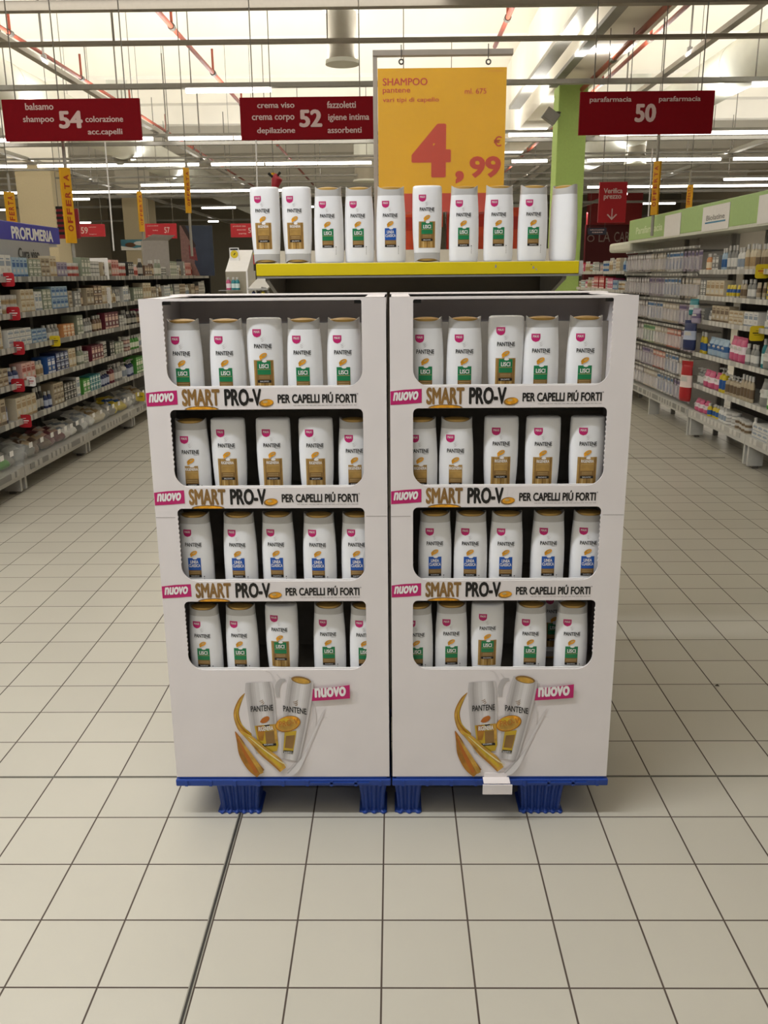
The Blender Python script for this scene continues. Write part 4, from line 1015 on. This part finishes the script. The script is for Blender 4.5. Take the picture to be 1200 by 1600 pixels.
# right header
GH = mat('header_green', 'a9c87c', .45, var=.04)
root = empty('header_sign', (2.70, 5.3, 0))
MB().box(0, .03, 0, 5.1, 1.81, 2.03).build('green_board', GH, root, bevel=.006)
MB().box(0.0, .34, 0, 5.1, 1.785, 1.81).build('canopy', mat('canopy_cream', 'dcdccc', .5), root)
MB().box(.02, .35, 5.1, 6.1, 1.70, 1.81).build('canopy_end', mat('canopy_cream', 'dcdccc', .5), root, bevel=.03)
for y in (.4, 2.0, 3.6): MB().box(.3, .33, y, y + .03, 1.47, 1.79).build('bracket_post', METAL, root)
for (ya, yb) in ((8.55, 9.04), (7.33, 7.95), (6.1, 6.76)):
    pb = MB().box(-.006, -.001, ya - 5.3, yb - 5.3, 1.80, 2.0).build('white_poster', WHITE, root)
t = MB(); t.text('Biolatine', -(7.85 - 5.3), -(7.42 - 5.3), 1.885, 1.925, lambda u, z: (-.007, -u, z), 0, .02); t.build('poster_lettering', GREYP, root)
MB().box(-.008, -.006, 7.40 - 5.3, 7.87 - 5.3, 1.86, 1.872).build('poster_underline', mat('poster_blue', '3a86ac', .5), root)
t = MB(); t.text('Parafarmacia', -(10.1 - 5.3), -(9.12 - 5.3), 1.87, 1.94, lambda u, z: (-.001, -u, z), 0, .02); t.build('header_lettering', mat('pale_lettering', 'd9e6bd', .5, var=0), root)
tag(root, 'pale green pharmacy header board with white posters over the right aisle', 'sign')

# promo tags and cards on the left shelves
TR = mat('promo_red', 'b01a26', .45, var=.04); TY = mat('promo_yellow', 'e2c61c', .45, var=.04)
def talker(px, py, X, r, m_, mi_txt, label):
    p = atX(px, py, X); root = empty('promo_tag', p)
    pts = []
    for (cx, cz, a0) in ((r * .65, r * .65, 0), (-r * .65, r * .65, PI / 2), (-r * .65, -r * .65, PI), (r * .65, -r * .65, 1.5 * PI)):
        pts += [(cx + r * .35 * math.cos(a0 + k * PI / 8), cz + r * .35 * math.sin(a0 + k * PI / 8)) for k in range(5)]
    MB().prism(pts, 0, .002).build('plate', m_, root)
    b = MB(); b.box(-r * .6, r * .6, -.001, 0, -.001, .006); b.box(-r * .4, r * .4, -.001, 0, -.013, -.010); b.box(-r * .2, r * .2, -.001, 0, .018, .021); b.build('print_lines', mi_txt, root)
    MB().box(min(0, -math.copysign(.0, X)) - .02, .02, .002, .006, -.006, .006).build('clip', CLEAR, root)
    tag(root, label, 'tag')
ORDR = ['topmost', 'second from the top', 'third from the top', 'fourth from the top', 'lowest']
for k, (px, py) in enumerate(((12, 437), (21, 490), (28, 544), (28, 602), (39, 658))): talker(px, py, -2.585, .045, TR, WHITE, 'red rounded promo tag on the left shelves, %s of the red tags' % ORDR[k])
talker(86, 533, -2.585, .04, TY, BLACK, 'yellow rounded promo tag on the third left shelf')
talker(219, 620, -2.585, .045, TY, BLACK, 'yellow promo tag low on the left shelves beside the display')
talker(48, 596, -2.585, .035, WHITE, TR, 'small white promo tag with red print beside a red tag')
talker(1183, 521, 2.685, .055, TY, BLACK, 'orange-yellow promo tag on the third right shelf')
talker(1191, 424, 2.685, .05, TY, TR, 'yellow promo tag with red print on the top right shelf')
for (x0, x1, y0, y1, lab) in ((138, 168, 403, 437, 'white printed card standing on the top left shelf edge'), (148, 172, 449, 482, 'white printed card on the second left shelf edge')):
    Yc = 6.9; a = atY(x0, y1, Yc); c = atY(x1, y0, Yc); 
    k_ = -2.575 / c.x; a, c = atY(x0, y1, Yc * k_), atY(x1, y0, Yc * k_)
    root = empty('info_card', (c.x, c.y, a.z)); w = c.x - a.x; h = c.z - a.z
    MB().box(-w, 0, 0, .002, 0, h).build('sheet', WHITE, root)
    b = MB(); 
    for q in range(7): b.box(-w * .88, -w * random.uniform(.12, .3), -.001, 0, h * (.3 + q * .085), h * (.315 + q * .085))
    b.build('print_lines', GREYP, root); MB().box(-w * .75, -w * .1, -.001, 0, h * .12, h * .18).build('dark_bar', BLACK, root)
    tag(root, lab, 'card')

# things on and past the far end of the left shelves
a = atY(284, 410, 11.7); c = atY(331, 352, 11.7)
root = empty('easel_poster', ((a.x + c.x) / 2, 11.7, 1.466)); w = (c.x - a.x) / 2; h = c.z - 1.466
MB().box(-w, w, 0, .02, 0, h).build('board', mat('poster_navy', '3a4458', .4, var=.25, scale=5), root, bevel=.002)
b = MB(); b.flat([(-w, h), (-w * .7, h), (-w * .1, h * .55), (-w * .2, h * .25), (w * .1, 0), (-w, 0)], -.001, 0); b.flat([(-w * .9, h), (-w * .65, h), (-w * .05, h * .6), (-w * .2, h * .55)], -.0015, 1); b.flat([(-w * .5, h * .62), (-w * .1, h * .55), (0, h * .3), (-w * .5, h * .35)], -.002, 2)
b.build('picture', [mat('poster_rose', '8f6a62', .4, var=.2), mat('poster_brown', '3a2a26', .4), mat('poster_dusty_red', '8a3d3d', .4, var=.3)], root)
tag(root, 'dark blue picture poster with a rosy figure shape, standing on the left shelves', 'poster')
a = atY(227, 427, 10.4); c = atY(272, 376, 10.4)
b = MB(); b.box(-.17, .12, -.1, .1, 0, c.z - 1.466); b.add([(-.17, -.1, c.z - 1.466), (-.05, -.14, c.z - 1.40), (.2, -.14, c.z - 1.41), (.12, -.1, c.z - 1.466)], [(0, 1, 2, 3)])
tag(b.build('open_carton', mat('carton_grey', 'aaa39a', .6, var=.05), loc=((a.x + c.x) / 2 - .02, 10.4, 1.4651), rot=(0, 0, .35)), 'pale grey open carton standing tall on the top left shelf', 'carton')
a = atY(189, 391, 32.9); c = atY(230, 374, 32.9)
root = empty('seascape_poster', ((a.x + c.x) / 2, 32.96, a.z)); w = (c.x - a.x) / 2; h = c.z - a.z
MB().box(-w, w, 0, .02, 0, h).build('board', mat('sea_blue', '4a90a8', .4, var=.3, scale=2), root)
b = MB(); b.flat([(-w, 0), (w, 0), (w, h * .35), (0, h * .2), (-w, h * .4)], -.005, 0); b.flat(ellipse(-w * .3, h * .5, w * .4, h * .22, 12), -.008, 1); b.flat(ellipse(w * .4, h * .65, w * .45, h * .2, 12), -.008, 0)
b.build('picture', [WHITE, mat('rock_brown', '6e4a30', .6)], root)
tag(root, 'blue seascape poster fixed to the farther beige pillar', 'poster')
# black rounded end cap of the left shelving
Ye = L0 + 6 * LLEN
root = empty('shelving_end', (-2.62, Ye + .02, 0))
MB().prism([(-.42, 0), (.03, 0), (.03, 1.58), (.0, 1.66), (-.08, 1.69), (-.42, 1.69)], 0, .04).build('end_panel', BLACK, root, bevel=.004)
tag(root, 'black rounded end panel closing the left shelving', 'shelving')
# beige cabinet with price cards left of the gondola
Yk = 6.2; a = atY(352, 424, Yk); c = atY(386, 424, Yk)
root = empty('display_cabinet', ((a.x + c.x) / 2, Yk, 0)); w = (c.x - a.x) / 2; zt = c.z
MB().box(-w, w, 0, .35, 0, zt).build('body', mat('cabinet_beige', 'a39a86', .5, var=.05), root, bevel=.004)
MB().box(w - .008, w + .004, -.003, .35, 0, zt + .005).build('edge_strip', WHITE, root)
b = MB().prism([(0, zt), (.3, zt), (.3, zt + .15)], -w, w, 'x'); b.build('sloped_top', WHITE, root)
tag(root, 'beige cabinet with a white sloping top beside the yellow shelf end', 'cabinet')
for k, (px, cc) in enumerate(((356, 'pink'), (364, 'teal'), (370, 'teal'))):
    p = atY(px, 446, Yk - .08)
    o = bpy.data.objects.new('small_bottle', proto('bottle', cc)); COL.objects.link(o); o.location = (p.x, Yk - .05, p.z - .03); o.scale = (.035, .035, .085)
    tag(o, ['pink', 'teal', 'teal'][k] + ' small bottle on a ledge of the beige cabinet' + ['', ', next to the pink one', ', farther from the pink one'][k], 'bottle', 'small bottles on the cabinet ledge')
p = atY(366, 452, Yk - .05); MB().box(-.1, .04, -.1, 0, -.006, 0).build('ledge', CLEAR, root, loc=(p.x - root.location.x, 0, atY(366, 446, Yk - .08).z - .03))
a = atY(360, 424, 6.35); c = atY(373, 387, 6.35)
root = empty('price_card', ((a.x + c.x) / 2, 6.35, a.z + .045)); w = (c.x - a.x) / 2; h = c.z - a.z - .045
MB().box(-w, w, 0, .003, 0, h).build('sheet', WHITE, root)
b = MB(); b.flat(ellipse(0, h * .62, w * .8, w * .8, 16), -.001, 0); b.box(-w * .8, w * .8, -.001, 0, h * .86, h * .95, 1); b.flat([(-w * .2, h * .56), (0, h * .56), (w * .3, h * .7), (w * .05, h * .68)], -.002, 1); b.build('print', [TY, BLACK], root)
tag(root, 'white price card with a yellow disc standing on the beige cabinet', 'card')
a = atY(373, 413, 8.0); c = atY(398, 395, 8.0)
root = empty('promo_board', ((a.x + c.x) / 2, 8.0, 0)); w = (c.x - a.x) / 2
MB().box(-w, w, 0, .02, a.z, c.z).build('board', mat('promo_board_red', 'd2332a', .4, var=.05), root)
MB().box(-w, w, -.002, .0, c.z - .018, c.z).build('yellow_band', TY, root)
b = MB()
for k in range(4): b.box(-w * .8 + k * w * .4, -w * .52 + k * w * .4, -.003, 0, a.z + .015, a.z + .06)
b.build('pale_blocks', mat('promo_pale', 'e8b8ac', .5), root); MB().box(-.02, .02, .0, .02, 0, a.z).build('post', METAL, root)
tag(root, 'small red promo board with a yellow top band beyond the cabinet', 'sign')
# low white rack with bottles just left of the gondola
a = atY(387, 448, 5.2); c = atY(418, 437, 5.2)
root = empty('side_rack', ((a.x + c.x) / 2, 5.2, 0)); w = (c.x - a.x) / 2
MB().box(-w, w, 0, .5, 0, a.z - .07).build('body', SHELFM, root); MB().prism([(0, a.z - .01), (.5, a.z + .06), (.5, a.z + .05), (0, a.z - .02)], -w, w, 'x').build('sloped_shelf', SHELFM, root)
MB().tube([(w, .01, a.z - .07), (w, .01, a.z - .03), (w - .015, .01, a.z - .01), (w - .04, .01, a.z - .005)], .006, 8).build('end_hoop', METAL, root)
tag(root, 'low grey rack with a sloped shelf beside the dark gondola end', 'shelf unit')
for k, (x, cc) in enumerate(((-.03, 'dark blue'), (.0, 'black'), (.025, 'yellow'))):
    o = bpy.data.objects.new('small_bottle', proto('bottle', cc)); COL.objects.link(o); o.location = (root.location.x + x, 5.23, a.z - .07); o.scale = (.024, .024, .055)
    tag(o, cc + ' small bottle under the sloped shelf of the grey rack', 'bottle', 'small bottles in the grey rack')
# hanging bags at the near edge of the pegboard bay
for (px, py, X, w, h, c, lab) in ((1043, 585, 2.64, .13, .36, 'red', 'long clear-topped red bag hanging at the end of the white shelves'), (1056, 520, 2.62, .14, .26, 'dark blue', 'dark blue bag hanging at the end of the white shelves'), (1066, 478, 2.64, .1, .14, 'teal', 'small teal bag hanging at the end of the white shelves'), (1072, 492, 2.61, .09, .13, 'lilac', 'purple-grey packet hanging at the end of the white shelves')):
    p = atX(px, py, X); 
    o = bpy.data.objects.new('hanging_bag', proto('pouch', c)); COL.objects.link(o); o.location = (2.645, 7.87 - .05 * (c == 'teal') - .13 * (c == 'lilac'), p.z - h / 2); o.scale = (w, .06, h); o.rotation_euler = (0, 0, -PI / 2 + .5)
    tag(o, lab, 'bag')
# a few dry leaves / specks on the tiles
p = atZ(1119, 1072, 0)
tag(MB().add([(-.008, 0, .0012), (.0, -.008, .004), (.012, -.004, .0012), (.006, .006, .005)], [(0, 1, 2, 3)]).build('floor_scrap', mat('scrap_brown', '40382c', .8), loc=(p.x, p.y, 0)), 'tiny dark scrap lying on the floor tiles right of the displays', 'scrap')
